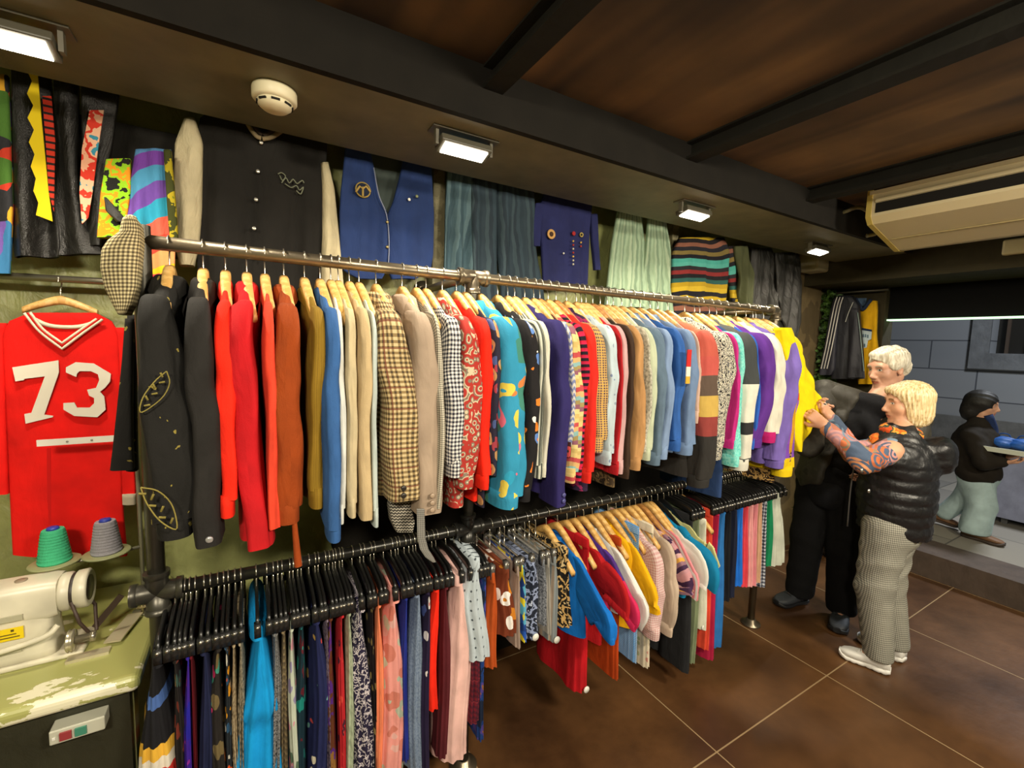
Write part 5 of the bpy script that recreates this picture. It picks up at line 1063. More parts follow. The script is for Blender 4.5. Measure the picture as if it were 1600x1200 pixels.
# ------------------------------------------------------------------ figures: smooth signed-distance bodies meshed with surface nets
class Field:
    def __init__(s, xs, ys, zs):
        s.ax = [np.asarray(a, np.float32) for a in (xs, ys, zs)]; s.F = np.full([len(a) for a in s.ax], 0.5, np.float32)
    def _box(s, lo, hi, pad):
        sl = []
        for a, l, h in zip(s.ax, lo, hi):
            i = np.searchsorted(a, l-pad); j = np.searchsorted(a, h+pad); sl.append(slice(max(i, 0), min(max(j, i+1), len(a))))
        return tuple(sl)
    def grid(s, sl):
        return np.meshgrid(*[a[q] for a, q in zip(s.ax, sl)], indexing='ij')
    def apply(s, lo, hi, fn, k=0.02, mode='union', pad=0.06):
        sl = s._box(lo, hi, pad); G = s.grid(sl)
        if G[0].size == 0: return
        d = fn(*G).astype(np.float32); f = s.F[sl]
        if mode == 'union':
            h = np.maximum(k-np.abs(f-d), 0)/k; s.F[sl] = np.minimum(f, d)-h*h*k*0.25
        elif mode == 'sub':
            h = np.maximum(k-np.abs(f+d), 0)/k; s.F[sl] = np.maximum(f, -d)+h*h*k*0.25
    def cone(s, a, b, ra, rb, k=0.02, mode='union', flat=None, warp=None):
        a = np.array(a, float); b = np.array(b, float); r = max(ra, rb)
        def fn(X, Y, Z):
            P = np.stack([X, Y, Z], -1)
            if warp is not None: P = warp(P)
            ab = b-a; t = np.clip(((P-a)@ab)/(ab@ab+1e-12), 0, 1); D = P-a-t[..., None]*ab
            if flat is not None:                      # flat=(axis, factor): squash distance along an axis
                ax_, fc = flat; ax_ = np.array(ax_, float)/np.linalg.norm(ax_); c = D@ax_; D = D+(fc-1)*c[..., None]*ax_
            return np.linalg.norm(D, axis=-1)-(ra+(rb-ra)*t)
        s.apply(np.minimum(a, b)-r, np.maximum(a, b)+r, fn, k, mode)
    def chain(s, pts, rs, k=0.02, **kw):
        for i in range(len(pts)-1): s.cone(pts[i], pts[i+1], rs[i], rs[i+1], k, **kw)
    def ell(s, c, r, k=0.02, mode='union', M=None):
        c = np.array(c, float); r = np.array(r, float); rm = r.max()
        def fn(X, Y, Z):
            P = np.stack([X, Y, Z], -1)-c
            if M is not None: P = P@M                 # M columns: local axes in this space
            q = P/r; n = np.linalg.norm(q, axis=-1); g = np.linalg.norm(q/r, axis=-1)+1e-9
            return np.where(n < 1e-4, -r.min(), n*(n-1)/g)
        s.apply(c-rm, c+rm, fn, k, mode)
    def warp(s, fn):
        G = np.meshgrid(*s.ax, indexing='ij'); s.F = s.F+fn(*G).astype(np.float32)
    def mesh(s):
        F = s.F; nx, ny, nz = F.shape; ins = F < 0
        ins[0] = ins[-1] = False; ins[:, 0] = ins[:, -1] = False; ins[:, :, 0] = ins[:, :, -1] = False
        F = np.where(ins, np.minimum(F, -1e-6), np.maximum(F, 1e-6))
        cnt = np.zeros((nx-1, ny-1, nz-1), np.int8)
        for i in (0, 1):
            for j in (0, 1):
                for k in (0, 1): cnt += ins[i:nx-1+i, j:ny-1+j, k:nz-1+k]
        act = np.argwhere((cnt > 0) & (cnt < 8)); idx = np.full(cnt.shape, -1, np.int64); idx[tuple(act.T)] = np.arange(len(act))
        acc = np.zeros((len(act), 3)); num = np.zeros(len(act))
        def pos(c): return np.stack([s.ax[a][c[:, a]] for a in range(3)], -1).astype(float)
        corners = [(i, j, k) for i in (0, 1) for j in (0, 1) for k in (0, 1)]
        for c1 in corners:
            for ax in range(3):
                if c1[ax]: continue
                c2 = list(c1); c2[ax] = 1
                A = act+np.array(c1); B = act+np.array(c2); fa = F[tuple(A.T)]; fb = F[tuple(B.T)]
                m = (fa < 0) != (fb < 0)
                if not m.any(): continue
                t = (fa/(fa-fb))[m]; acc[m] += pos(A[m])*(1-t)[:, None]+pos(B[m])*t[:, None]; num[m] += 1
        V = acc/num[:, None]; faces = []
        for ax in range(3):
            a2, a3 = [(1, 2), (2, 0), (0, 1)][ax]
            sh = [nx, ny, nz]; s0 = [slice(None)]*3; s1 = [slice(None)]*3; s0[ax] = slice(0, sh[ax]-1); s1[ax] = slice(1, sh[ax])
            chg = ins[tuple(s0)] != ins[tuple(s1)]
            e = np.argwhere(chg); e = e[(e[:, a2] > 0) & (e[:, a3] > 0) & (e[:, a2] < sh[a2]-1) & (e[:, a3] < sh[a3]-1)]
            if len(e) == 0: continue
            d2 = np.zeros(3, int); d2[a2] = 1; d3 = np.zeros(3, int); d3[a3] = 1
            q = np.stack([idx[tuple((e-d2-d3).T)], idx[tuple((e-d3).T)], idx[tuple(e.T)], idx[tuple((e-d2).T)]], -1)
            fl = ins[tuple(e.T)]; q[~fl] = q[~fl][:, ::-1]; faces.append(q)
        return V, np.concatenate(faces)
def axis_pts(lo, hi, coarse, fines=()):
    a = []; x = lo
    while x < hi:
        a.append(x); st = coarse
        for l, h, f in fines:
            if l-coarse <= x <= h: st = min(st, f)
        x += st
    a.append(hi); return np.array(a)
def grid_for(pts, pad, coarse, fines=((), (), ())):
    P = np.array(pts); lo = P.min(0)-pad; hi = P.max(0)+pad
    return Field(*[axis_pts(lo[i], hi[i], coarse, fines[i]) for i in range(3)])
def smooth_mesh(V, Q, it=2, lam=0.5):
    V = V.copy()
    e = np.concatenate([Q[:, [0, 1]], Q[:, [1, 2]], Q[:, [2, 3]], Q[:, [3, 0]]]); e = np.concatenate([e, e[:, ::-1]])
    deg = np.bincount(e[:, 0], minlength=len(V)).astype(float)
    for _ in range(it):
        S_ = np.zeros_like(V)
        for a in range(3): S_[:, a] = np.bincount(e[:, 0], weights=V[e[:, 1], a], minlength=len(V))
        V += lam*(S_/np.maximum(deg, 1)[:, None]-V)
    return V
def sdf_obj(name, fld, mats, parent, matfn=None, it=2, disp=None):
    V, Q = fld.mesh(); V = smooth_mesh(V, Q, it)
    if disp is not None: V = disp(V)
    mi = None
    if matfn is not None: mi = matfn(V[Q].mean(axis=1))
    loc = np.array(parent.location); return obj(name, ((V-loc), Q.tolist(), None, mi), mats, parent)
def frame(face, up=(0, 0, 1), tilt=0.0):
    """columns: right-of-the-figure, forward, up"""
    f = _u(face); u = np.array(up, float); r = _u(np.cross(f, u)); u = np.cross(r, f); return np.stack([r, f, u], 1)

def head_into(fl, c, R, male=True, sc=1.0):
    """head with face, local coordinates x right, y forward, z up, centre between the ears; R columns are world axes"""
    W = lambda p: np.array(c)+R@(np.array(p, float)*sc)
    E = lambda p, r, k=0.02, mode='union': fl.ell(W(p), np.array(r)*sc, k*sc, mode, R)
    C = lambda a, b, ra, rb, k=0.012, mode='union': fl.cone(W(a), W(b), ra*sc, rb*sc, k*sc, mode)
    E((0, -0.015, 0.045), (0.072, 0.094, 0.075)); E((0, 0.025, 0.0), (0.064, 0.068, 0.085), 0.03)
    E((0, 0.030, -0.055), (0.052, 0.056, 0.052), 0.03)
    C((-0.036, 0.018, -0.078), (0.036, 0.018, -0.078), 0.026, 0.026, 0.02)
    E((0, 0.068, -0.094), (0.024 if male else 0.019, 0.020, 0.018), 0.02)
    E((0.040, 0.052, -0.018), (0.026, 0.026, 0.026), 0.02); E((-0.040, 0.052, -0.018), (0.026, 0.026, 0.026), 0.02)
    C((-0.040, 0.074, 0.036), (0.040, 0.074, 0.036), 0.014, 0.014, 0.018)
    for s_ in (-1, 1):
        E((s_*0.031, 0.094, 0.016), (0.020, 0.014, 0.012), 0.012, 'sub')
        E((s_*0.031, 0.071, 0.016), (0.0125, 0.0125, 0.0125), 0.003)
        C((s_*0.018, 0.081, 0.0225), (s_*0.046, 0.074, 0.0215), 0.0042, 0.0038, 0.006)
        C((s_*0.018, 0.080, 0.0075), (s_*0.045, 0.073, 0.0075), 0.0030, 0.0030, 0.008)
        E((s_*0.073, -0.012, 0.000), (0.010, 0.018, 0.032), 0.008); E((s_*0.082, -0.006, 0.003), (0.006, 0.010, 0.020), 0.006, 'sub')
        E((s_*0.012, 0.096, -0.031), (0.0085, 0.010, 0.0075), 0.008)
    C((0, 0.084, 0.026), (0, 0.106, -0.018), 0.0085, 0.0105, 0.012); E((0, 0.108, -0.025), (0.012 if male else 0.010, 0.012, 0.010), 0.010)
    E((0, 0.082, -0.052), (0.024, 0.014, 0.014), 0.014)
    C((-0.019, 0.084, -0.055), (0.019, 0.084, -0.055), 0.0045, 0.0045, 0.006); C((-0.006, 0.090, -0.0535), (0.006, 0.090, -0.0535), 0.005, 0.005, 0.006)
    C((-0.016, 0.083, -0.066), (0.016, 0.083, -0.066), 0.0058, 0.0058, 0.006); C((-0.005, 0.087, -0.066), (0.005, 0.087, -0.066), 0.0055, 0.0055, 0.006)
    C((-0.023, 0.092, -0.0602), (0.023, 0.092, -0.0602), 0.0020, 0.0020, 0.004, 'sub')
    if male:
        for s_ in (-1, 1): C((s_*0.028, 0.094, -0.030), (s_*0.036, 0.080, -0.062), 0.002, 0.002, 0.008, 'sub')
def head_mat(c, R, sc=1.0):
    def fn(P):
        L = ((P-np.array(c))@R)/sc; x, y, z = np.abs(L[:, 0]), L[:, 1], L[:, 2]; m = np.zeros(len(P), int)
        eye = (np.hypot(x-0.031, z-0.0155) < 0.0125) & (np.abs(z-0.0150) < 0.0055) & (y > 0.06)
        m[eye] = 2; m[(np.hypot(x-0.031, z-0.0155) < 0.0052) & (y > 0.06)] = 3
        m[(x < 0.023) & (np.abs(z+0.0605) < 0.0105-0.18*x) & (y > 0.072)] = 1
        brow = (x > 0.014) & (x < 0.050) & (np.abs(z-0.040+0.0012*((x-0.03)/0.01)**2) < 0.0045) & (y > 0.055); m[brow] = 4
        return m
    return fn
def hand_into(fl, wrist, direc, palm_n, curl=0.5, sc=1.0, left=False, spread=0.12):
    """palm and five separate bent fingers; palm_n points out of the palm"""
    d = _u(direc); n = np.array(palm_n, float); n = _u(n-d*np.dot(n, d)); s_ = np.cross(d, n)*(-1 if left else 1)
    w = np.array(wrist, float); P = lambda a, b, c: w+(d*a+s_*b+n*c)*sc
    fl.cone(P(-0.03, 0, 0), P(0.02, 0, 0), 0.024*sc, 0.024*sc, 0.02, flat=(n, 1.3))
    for b in (-0.027, -0.009, 0.009, 0.027): fl.cone(P(0.012, b*0.7, 0), P(0.082, b, 0), 0.015*sc, 0.0115*sc, 0.012)
    L = (0.066, 0.076, 0.071, 0.056)
    for i, b in enumerate((0.029, 0.010, -0.010, -0.029)):
        p = P(0.085, b, 0); ang = 0.25+curl*0.35; q = p; r = 0.0088
        for seg, f in enumerate((0.45, 0.30, 0.25)):
            dv = d*math.cos(ang)+n*math.sin(ang)+s_*spread*b*6
            q2 = q+_u(dv)*L[i]*f*sc; fl.cone(q, q2, r*sc, (r-0.0008)*sc, 0.004); q = q2; r -= 0.0008; ang += curl*0.95
    t0 = P(0.022, 0.026, 0.004); t1 = P(0.052, 0.050, 0.016+0.01*curl); t2 = P(0.080, 0.052, 0.026+0.02*curl); t3 = P(0.098, 0.044, 0.032+0.022*curl)
    fl.chain([t0, t1, t2, t3], [0.016*sc, 0.012*sc, 0.010*sc, 0.0085*sc], 0.006)

skin_m = pat('solid', '#d8a286', rough=0.5, bump=0.06, vec='obj'); skin_w = pat('solid', '#dca584', rough=0.5, bump=0.05, vec='obj')
lip_m = Fl('#b87462', 0.45); eye_w = Fl('#d8d0c4', 0.25); iris = Fl('#2c2a28', 0.2); brow_g = Fl('#a08c78', 0.8); brow_b = Fl('#8a6848', 0.8)
def shoe(parent, heel, toe, up, sole, name='shoe', h=0.10, w=0.045, sole_h=0.028, ridges=True):
    heel = np.array(heel, float); toe = np.array(toe, float); d = toe-heel; L = np.linalg.norm(d); d /= L; s_ = np.array([-d[1], d[0], 0]); base = parent.location
    def P(a, b, z): return heel+d*a*L+s_*b+np.array([0, 0, z])
    rows = []
    for a, ww, hh in ((0.0, 0.55, 0.80), (0.05, 0.72, 1.0), (0.18, 0.80, 1.02), (0.32, 0.80, 0.95), (0.48, 0.86, 0.76), (0.65, 0.98, 0.60), (0.82, 0.95, 0.50), (0.94, 0.72, 0.40), (1.0, 0.35, 0.28)):
        z0 = sole_h*0.7; c = P(a, 0, z0+(h-z0)*hh/2)-np.array(base); rows.append((c, s_*w*ww, (0, 0, (h-z0)*hh/2)))
    o = obj(name, loft(rows, 32, (0.75, 0.8)), up, parent)
    rows = []
    for i in range(25):
        a = i/24; ww = np.interp(a, (0, .04, .2, .45, .7, .88, .97, 1), (.5, .75, .85, .78, 1.04, 1.0, .7, .4))
        zz = sole_h+0.006*(a < 0.1)+0.012*max(0, a-0.85)/0.15; bot = 0.012*max(0, a-0.85)/0.15+0.008*max(0, 0.08-a)/0.08
        if ridges: bot += 0.004*(math.sin(a*44) > 0.55)
        rows.append((P(-0.01+1.03*a, 0, (zz+bot)/2)-np.array(base), s_*w*ww, (0, 0, (zz-bot)/2)))
    obj('sole', loft(rows, 24, (0.8, 0.5)), sole, o)
    lc = [tube([P(0.50+0.07*i, -w*0.5, h*(0.80-0.07*i))-np.array(base), P(0.50+0.07*i, 0, h*(0.86-0.075*i))-np.array(base), P(0.50+0.07*i, w*0.5, h*(0.80-0.07*i))-np.array(base)], 0.0028, 6) for i in range(3)]
    obj('laces', join(*lc), sole if not ridges else up, o)
    return o
def cloth_disp(amp, f, seed=0, dirz=1.0):
    r = random.Random(seed); ps = [(r.uniform(0.6, 1.4)*f, r.uniform(-1, 1)*f*0.6, r.uniform(0.5, 1.6)*f*dirz, r.uniform(0, 6)) for _ in range(4)]
    def fn(X, Y, Z):
        o = 0
        for a, b, c, p in ps: o = o+np.abs(np.sin(a*X+b*Y+c*Z+p))-0.63
        return amp*o/2
    return fn

# ============================== woman
wf = _u((-0.42, 0.90, 0)); wr = np.array([wf[1], -wf[0], 0])           # body faces the rack, her right is away from the photographer's left
Wo = np.array([2.985, 0.965, 0.0])
wt = empty('person', Wo, 'blonde woman in a black puffer vest and patterned sleeves holding the yellow sweater', 'person', 'people shopping at the rack')
hipc = Wo+np.array([0, 0, 0.80]); chest = Wo+np.array([-0.02, 0.0, 1.12]); neckb = Wo+np.array([-0.015, 0.0, 1.285]); 
Hc = onY(1417, 633, 0.965); Hc = np.array([Hc[0], 0.965, Hc[2]]); hf = frame((-0.68, 0.73, -0.08))
lsh = Wo+np.array([-0.165, -0.015, 1.20]); rsh = Wo+np.array([0.15, 0.02, 1.205])     # image-near shoulder first
w_h1 = onY(1287, 664, 1.15); w_h2 = onY(1297, 651, 1.20)
e1 = onY(1352, 722, 0.98); e2 = np.array([e1[0]+0.16, 1.10, 1.17])
legL = Wo+np.array([-0.085, -0.01, 0]); legR = Wo+np.array([0.09, 0.03, 0])
def heelpt(p, q): v = onZ(p, q, 0.0); return v
kL = (onZ(1386, 1052, 0), onZ(1312, 1022, 0)); kR = (onZ(1408, 1034, 0), onZ(1342, 998, 0))
aL = kL[0]+0.22*(kL[1]-kL[0])+np.array([0, 0, 0.10]); aR = kR[0]+0.22*(kR[1]-kR[0])+np.array([0, 0, 0.10])
hipL = hipc+np.array([-0.075, 0.0, -0.02]); hipR = hipc+np.array([0.075, 0.01, -0.02])
knL = (hipL+aL)/2+np.array([-0.01, 0.03, 0.0]); knR = (hipR+aR)/2+np.array([0, 0.03, 0.0])
fines = [[], [], []]
for c_, r_ in ((Hc, 0.13), (w_h1, 0.10), (w_h2, 0.10)):
    for a_ in range(3): fines[a_].append((c_[a_]-r_, c_[a_]+r_, 0.0034 if r_ > 0.11 else 0.0045))
fl = grid_for([Wo+[-0.3, -0.2, 0.0], Wo+[0.3, 0.3, 1.5], w_h1, w_h2, Hc+[0, 0, 0.13]], 0.12, 0.014, fines)
fl.chain([hipc, chest, neckb], [0.135, 0.13, 0.075], 0.05, flat=(wf, 1.2)); fl.chain([neckb, Hc+hf@np.array([0.0, -0.035, -0.06])], [0.050, 0.046], 0.02)
fl.chain([hipL, knL, aL, kL[0]+0.5*(kL[1]-kL[0])+[0, 0, 0.04]], [0.085, 0.058, 0.036, 0.03], 0.03); fl.chain([hipR, knR, aR, kR[0]+0.5*(kR[1]-kR[0])+[0, 0, 0.04]], [0.085, 0.058, 0.036, 0.03], 0.03)
fl.chain([chest+[0, 0, 0.07], lsh, e1, w_h1], [0.07, 0.052, 0.042, 0.024], 0.03); fl.chain([chest+[0, 0, 0.07], rsh, e2, w_h2], [0.07, 0.052, 0.042, 0.024], 0.03)
hand_into(fl, w_h1, w_h1-e1+[0.0, 0.10, 0.06], (0.2, 0.8, 0.3), 0.9, 0.86); hand_into(fl, w_h2, w_h2-e2+[-0.02, 0.05, 0.04], (-0.3, -0.6, 0.5), 0.9, 0.86, left=True)
head_into(fl, Hc, hf, False, 0.93)
sdf_obj('body', fl, [skin_w, lip_m, eye_w, iris, brow_b], wt, head_mat(Hc, hf, 0.93), 1)
# hair: bob
G = grid_for([Hc-[0.14, 0.14, 0.15], Hc+[0.14, 0.14, 0.16]], 0.01, 0.0048)
def hW(p): return Hc+hf@(np.array(p, float)*0.93)
G.ell(hW((0, -0.020, 0.050)), np.array((0.088, 0.102, 0.086)), 0.03, M=hf)
for sx_ in (-1, 1): G.ell(hW((sx_*0.064, -0.025, -0.025)), (0.028, 0.056, 0.088), 0.03, M=hf)
G.ell(hW((0, -0.066, -0.035)), (0.074, 0.046, 0.084), 0.03, M=hf)
G.ell(hW((0.03, 0.050, 0.086)), (0.050, 0.038, 0.024), 0.02, M=hf); G.ell(hW((-0.042, 0.044, 0.074)), (0.034, 0.038, 0.026), 0.02, M=hf)
G.ell(hW((0, 0.100, -0.030)), (0.085, 0.082, 0.095), 0.008, 'sub', hf)
G.ell(hW((0, 0.015, -0.07)), (0.056, 0.085, 0.075), 0.008, 'sub', hf)
def strands(X, Y, Z):
    L = (np.stack([X, Y, Z], -1)-Hc)@hf; a = np.arctan2(L[..., 0], -L[..., 1]-0.02+0*L[..., 2])
    return 0.0022*np.sin(a*34+6*L[..., 2]*9)+0.0015*np.sin(a*61+3+L[..., 2]*30)
G.warp(strands)
hairw = pat('fiber', '#a88c5c', '#d4bc8c', '#ecdcb8', s=0.008, vec='obj', rough=0.5)
sdf_obj('hair', G, hairw, wt, None, 1)
# puffer vest
G = grid_for([Wo+[-0.30, -0.32, 0.68], Wo+[0.36, 0.30, 1.36]], 0.02, 0.0085)
vh = onY(1398, 815, 0.96); vc = np.array([vh[0], 0.965, 0.76])
G.chain([vc, Wo+[0.0, 0, 0.95], Wo+[-0.01, 0, 1.13], Wo+[-0.01, 0.0, 1.25]], [0.172, 0.170, 0.165, 0.105], 0.06, flat=(wf, 1.08))
G.cone(lsh+[0.03, 0.0, -0.03], rsh+[-0.03, 0, -0.03], 0.078, 0.078, 0.05)
G.cone(vc+[-0.25, 0.0, -0.20], vc+[0.25, 0, -0.20], 0.19, 0.19, 0.01, 'sub', flat=((0, 1, 0), 0.35))
# hood lying on the back
hb = Wo-wf*0.135+np.array([0.02, 0.0, 1.22])
G.ell(hb, (0.115, 0.080, 0.072), 0.03, M=frame(wf)); G.ell(hb+np.array([0.0, 0, 0.075])+wf*0.045, (0.085, 0.06, 0.05), 0.03, 'sub', frame(wf))
G.ell(Wo-wf*0.155+np.array([0.02, -0.01, 1.165]), (0.095, 0.055, 0.070), 0.03, M=frame(wf))
def quilt(X, Y, Z):
    zz_ = Z+0.03*np.sin(6*X+5*Y)*0.5; q = np.abs(np.sin(np.pi*(zz_-0.70)/0.062)); g = np.clip((1.17-Z)/0.04, 0, 1)
    w_ = 0.0028*np.abs(np.sin(70*X+40*Y+30*np.sin(15*Z)))
    return g*(0.007-0.011*q**0.5)+w_*1.3
G.warp(quilt)
puff = pat('solid', '#1b1b1e', rough=0.42, bump=0.35, vec='obj', fine=60)
vest = sdf_obj('puffer_vest', G, puff, wt, None, 1)
vx_ = Wo+wf*0.19
zc = tube(curve_pts([vx_+[0.0, 0, 0.72], vx_+[-0.005, 0, 0.95], vx_+[-0.005, -0.01, 1.15]], 10), 0.004, 8)
obj('zip', rel(zc, wt), Fl('#8a8a8c', 0.3, 0.8), vest)
pk_ = onY(1352, 772, 0.80)
obj('snap', rel(join(*[xf(lathe([(0, 0), (0.009, 0), (0.008, 0.004), (0, 0.005)], 16), Matrix.Translation(tuple(onY(px_, py_, 0.79))) @ Matrix.Rotation(math.radians(90), 4, 'X')) for px_, py_ in ((1346, 735), (1357, 767))]), wt), Fl('#b0aca0', 0.25, 0.8), vest)
# scarf
G = grid_for([neckb-[0.12, 0.12, 0.05], neckb+[0.12, 0.12, 0.10]], 0.02, 0.006)
for q in range(14):
    a1 = q*2*math.pi/14; a2 = (q+1)*2*math.pi/14
    G.cone(neckb+[0.066*math.cos(a1), 0.062*math.sin(a1), 0.004+0.010*math.sin(a1)], neckb+[0.066*math.cos(a2), 0.062*math.sin(a2), 0.004+0.010*math.sin(a2)], 0.028, 0.028, 0.01)
fr_ = neckb+wf*0.085+np.array([-0.02, 0, -0.055]); G.ell(fr_, (0.055, 0.04, 0.045), 0.02)
G.warp(cloth_disp(0.004, 60, 3))
sdf_obj('scarf', G, pat('blot', '#e08030', '#d86420', '#e8a040', '#3c4a38', '#c85020', s=0.06, vec='obj'), wt, None, 1)
# patterned sleeves
sleeve_m = pat('swirl', '#b0705c', '#c88a60', '#4c5c74', '#c8908c', '#70889c', '#c06a44', '#a8848c', '#8c7860', s=0.085, vec='obj', d=0.4, rough=0.75)
for nm, sh_, el_, ha_ in (('sleeve', lsh, e1, w_h1), ('sleeve', rsh, e2, w_h2)):
    G = grid_for([sh_, el_, ha_], 0.10, 0.0065)
    hd = ha_-(ha_-el_)*0.10
    G.chain([sh_+(0.02, 0.01, 0.0), el_, hd], [0.064, 0.052, 0.034], 0.03); G.warp(cloth_disp(0.008, 38, 5))
    sdf_obj(nm, G, sleeve_m, wt, None, 1)
# trousers with fine check
G = grid_for([Wo+[-0.25, -0.2, 0.08], Wo+[0.25, 0.25, 0.86]], 0.02, 0.0085)
G.chain([hipc, hipc+[0, 0, -0.03]], [0.15, 0.145], 0.04, flat=(wf, 1.1))
ankL = aL+[0, 0, -0.01]; ankR = aR+[0, 0, 0.0]
G.chain([hipL, knL, ankL+[0.01, 0, -0.01]], [0.108, 0.082, 0.070], 0.03); G.chain([hipR, knR, ankR+[0.01, 0, -0.01]], [0.108, 0.082, 0.070], 0.03)
def tw_(X, Y, Z):
    g = np.clip(1-np.abs(Z-0.55)/0.28, 0, 1); return 0.010*g*(np.abs(np.sin(26*(Z+0.35*Y-0.25*X)+2*np.sin(9*X)))-0.5)+0.0035*np.sin(20*X+14*Y+5*Z)
G.warp(tw_); cut = 0.065
Z_ = np.meshgrid(*G.ax, indexing='ij')[2]; G.F = np.maximum(G.F, cut-Z_)
sdf_obj('trousers', G, pat('check', '#b8b6a8', '#66665e', '#8e8c82', s=0.011, vec='obj'), wt, None, 1)
wh = Fl('#dcdad4', 0.55); 
for k_ in (kL, kR): shoe(wt, k_[0]-0.06*(k_[1]-k_[0]), k_[1], wh, Fl('#e8e6e0', 0.5), h=0.095, w=0.046)

# ============================== man
Mo = np.array([3.17, 1.33, 0.0]); mf = _u((-0.93, 0.10, 0)); 
mt_ = empty('person', Mo, 'white-haired man in a black shirt and dark jacket standing behind the woman', 'person', 'people shopping at the rack')
mh = onY(1388, 578, 1.25); Mh = np.array([mh[0]-0.03, 1.245, mh[2]]); mfr = frame((-0.91, 0.40, -0.20))
mhip = Mo+np.array([0.03, 0.02, 0.90]); mch = Mo+np.array([0.12, 0.0, 1.20]); mnk = Mo+np.array([0.19, -0.05, 1.40])
s1 = onY(1289, 612, 1.46); s2 = np.array([3.37, 1.04, 1.34]); el = onY(1262, 695, 1.42); hnd = onY(1284, 652, 1.33)
el2 = np.array([3.25, 1.0, 1.13]); hn2 = np.array([3.02, 1.08, 1.05])
fA = (onZ(1254, 944, 0), onZ(1233, 952, 0)); fB = (onZ(1316, 962, 0), onZ(1308, 984, 0))
dA = _u(fA[1]-fA[0]); dB = _u(fB[1]-fB[0]); 
hA, tA = np.array([3.24, 1.47, 0]), np.array([3.00, 1.53, 0]); hB, tB = np.array([3.28, 1.265, 0]), np.array([3.03, 1.185, 0])
anA = hA+0.2*(tA-hA)+[0, 0, 0.11]; anB = hB+0.2*(tB-hB)+[0, 0, 0.11]
hpA = mhip+[0, 0.09, -0.03]; hpB = mhip+[0, -0.09, -0.03]; kA = (hpA+anA)/2+[-0.02, 0, 0]; kB = (hpB+anB)/2+[-0.02, 0, 0]
fines = [[], [], []]
for c_, r_ in ((Mh, 0.135), (hnd, 0.10)):
    for a_ in range(3): fines[a_].append((c_[a_]-r_, c_[a_]+r_, 0.0036 if r_ > 0.11 else 0.0048))
fl = grid_for([Mo+[-0.2, -0.3, 0.0], Mo+[0.3, 0.3, 1.5], hnd, hn2, Mh+[0, 0, 0.15]], 0.13, 0.015, fines)
fl.chain([mhip, mch, mnk+[0, 0, -0.04]], [0.15, 0.150, 0.065], 0.05, flat=(mf, 1.2)); fl.chain([mnk+[0.03, 0, -0.04], Mh+mfr@np.array([0, -0.045, -0.05])], [0.052, 0.049], 0.015)
fl.chain([hpA, kA, anA, hA+0.55*(tA-hA)+[0, 0, 0.045]], [0.095, 0.065, 0.042, 0.035], 0.03); fl.chain([hpB, kB, anB, hB+0.55*(tB-hB)+[0, 0, 0.045]], [0.095, 0.065, 0.042, 0.035], 0.03)
fl.chain([mch+[0, 0, 0.06], s1, el, hnd], [0.055, 0.048, 0.044, 0.028], 0.03); fl.chain([mch+[0, 0, 0.06], s2, el2, hn2], [0.055, 0.045, 0.044, 0.028], 0.03)
hand_into(fl, hnd, (-0.35, -0.10, 0.30), (-0.4, -0.7, 0.2), 0.6, 0.95); hand_into(fl, hn2, (-0.3, 0.1, -0.2), (0, 0.5, 0.3), 0.5, 0.95, left=True)
head_into(fl, Mh, mfr, True, 1.03)
sdf_obj('body', fl, [skin_m, lip_m, eye_w, iris, brow_g], mt_, head_mat(Mh, mfr, 1.03), 1)
G = grid_for([Mh-[0.14, 0.14, 0.08], Mh+[0.14, 0.14, 0.17]], 0.01, 0.0046)
def mW(p): return Mh+mfr@(np.array(p, float)*1.03)
G.ell(mW((0, -0.022, 0.062)), np.array((0.092, 0.112, 0.090)), 0.03, M=mfr)
G.ell(mW((0, -0.085, 0.0)), (0.070, 0.036, 0.060), 0.03, M=mfr)
for sx_ in (-1, 1): G.ell(mW((sx_*0.070, 0.005, 0.035)), (0.016, 0.045, 0.034), 0.015, M=mfr)
for (a_, b_, c_) in ((-0.03, 0.040, 0.104), (0.015, 0.048, 0.110), (0.045, 0.030, 0.098)): G.ell(mW((a_, b_, c_)), (0.030, 0.032, 0.022), 0.02, M=mfr)
G.ell(mW((0, 0.105, -0.010)), (0.072, 0.080, 0.092), 0.01, 'sub', mfr)
def curls(X, Y, Z):
    L = (np.stack([X, Y, Z], -1)-Mh)@mfr; return 0.0040*np.sin(55*L[..., 0]+20*np.sin(25*L[..., 1]))*np.sin(48*L[..., 1]+30*L[..., 2])+0.0018*np.sin(140*L[..., 0]+90*L[..., 2])
G.warp(curls)
sdf_obj('hair', G, pat('fiber', '#a89c84', '#d4ccb8', '#ece6d6', s=0.010, vec='obj', rough=0.6), mt_, None, 1)
# black shirt
G = grid_for([Mo+[-0.2, -0.3, 0.75], Mo+[0.45, 0.35, 1.5]], 0.03, 0.010)
G.chain([mhip+[0, 0, -0.06], mch, mnk+[-0.005, 0, -0.075]], [0.178, 0.178, 0.098], 0.06, flat=(mf, 1.15)); G.cone(s1, s2, 0.058, 0.066, 0.05)
G.warp(cloth_disp(0.005, 22, 9))
shirt = sdf_obj('shirt', G, pat('solid', '#16171c', vec='obj', rough=0.8), mt_, None, 1)
nk = mnk+mf*0.085+np.array([0, 0.02, -0.02])
obj('shirt_collar', rel(loft([(mnk+[0.0, 0, -0.03], (0.082, 0, 0), (0, 0.078, 0)), (mnk+[-0.002, 0, 0.0], (0.072, 0, 0.01), (0, 0.070, 0)), (mnk+[-0.004, 0, -0.002], (0.066, 0, 0.01), (0, 0.064, 0))], 28, (1, 1), close=False), mt_), pat('solid', '#1a1b20', vec='obj'), mt_)
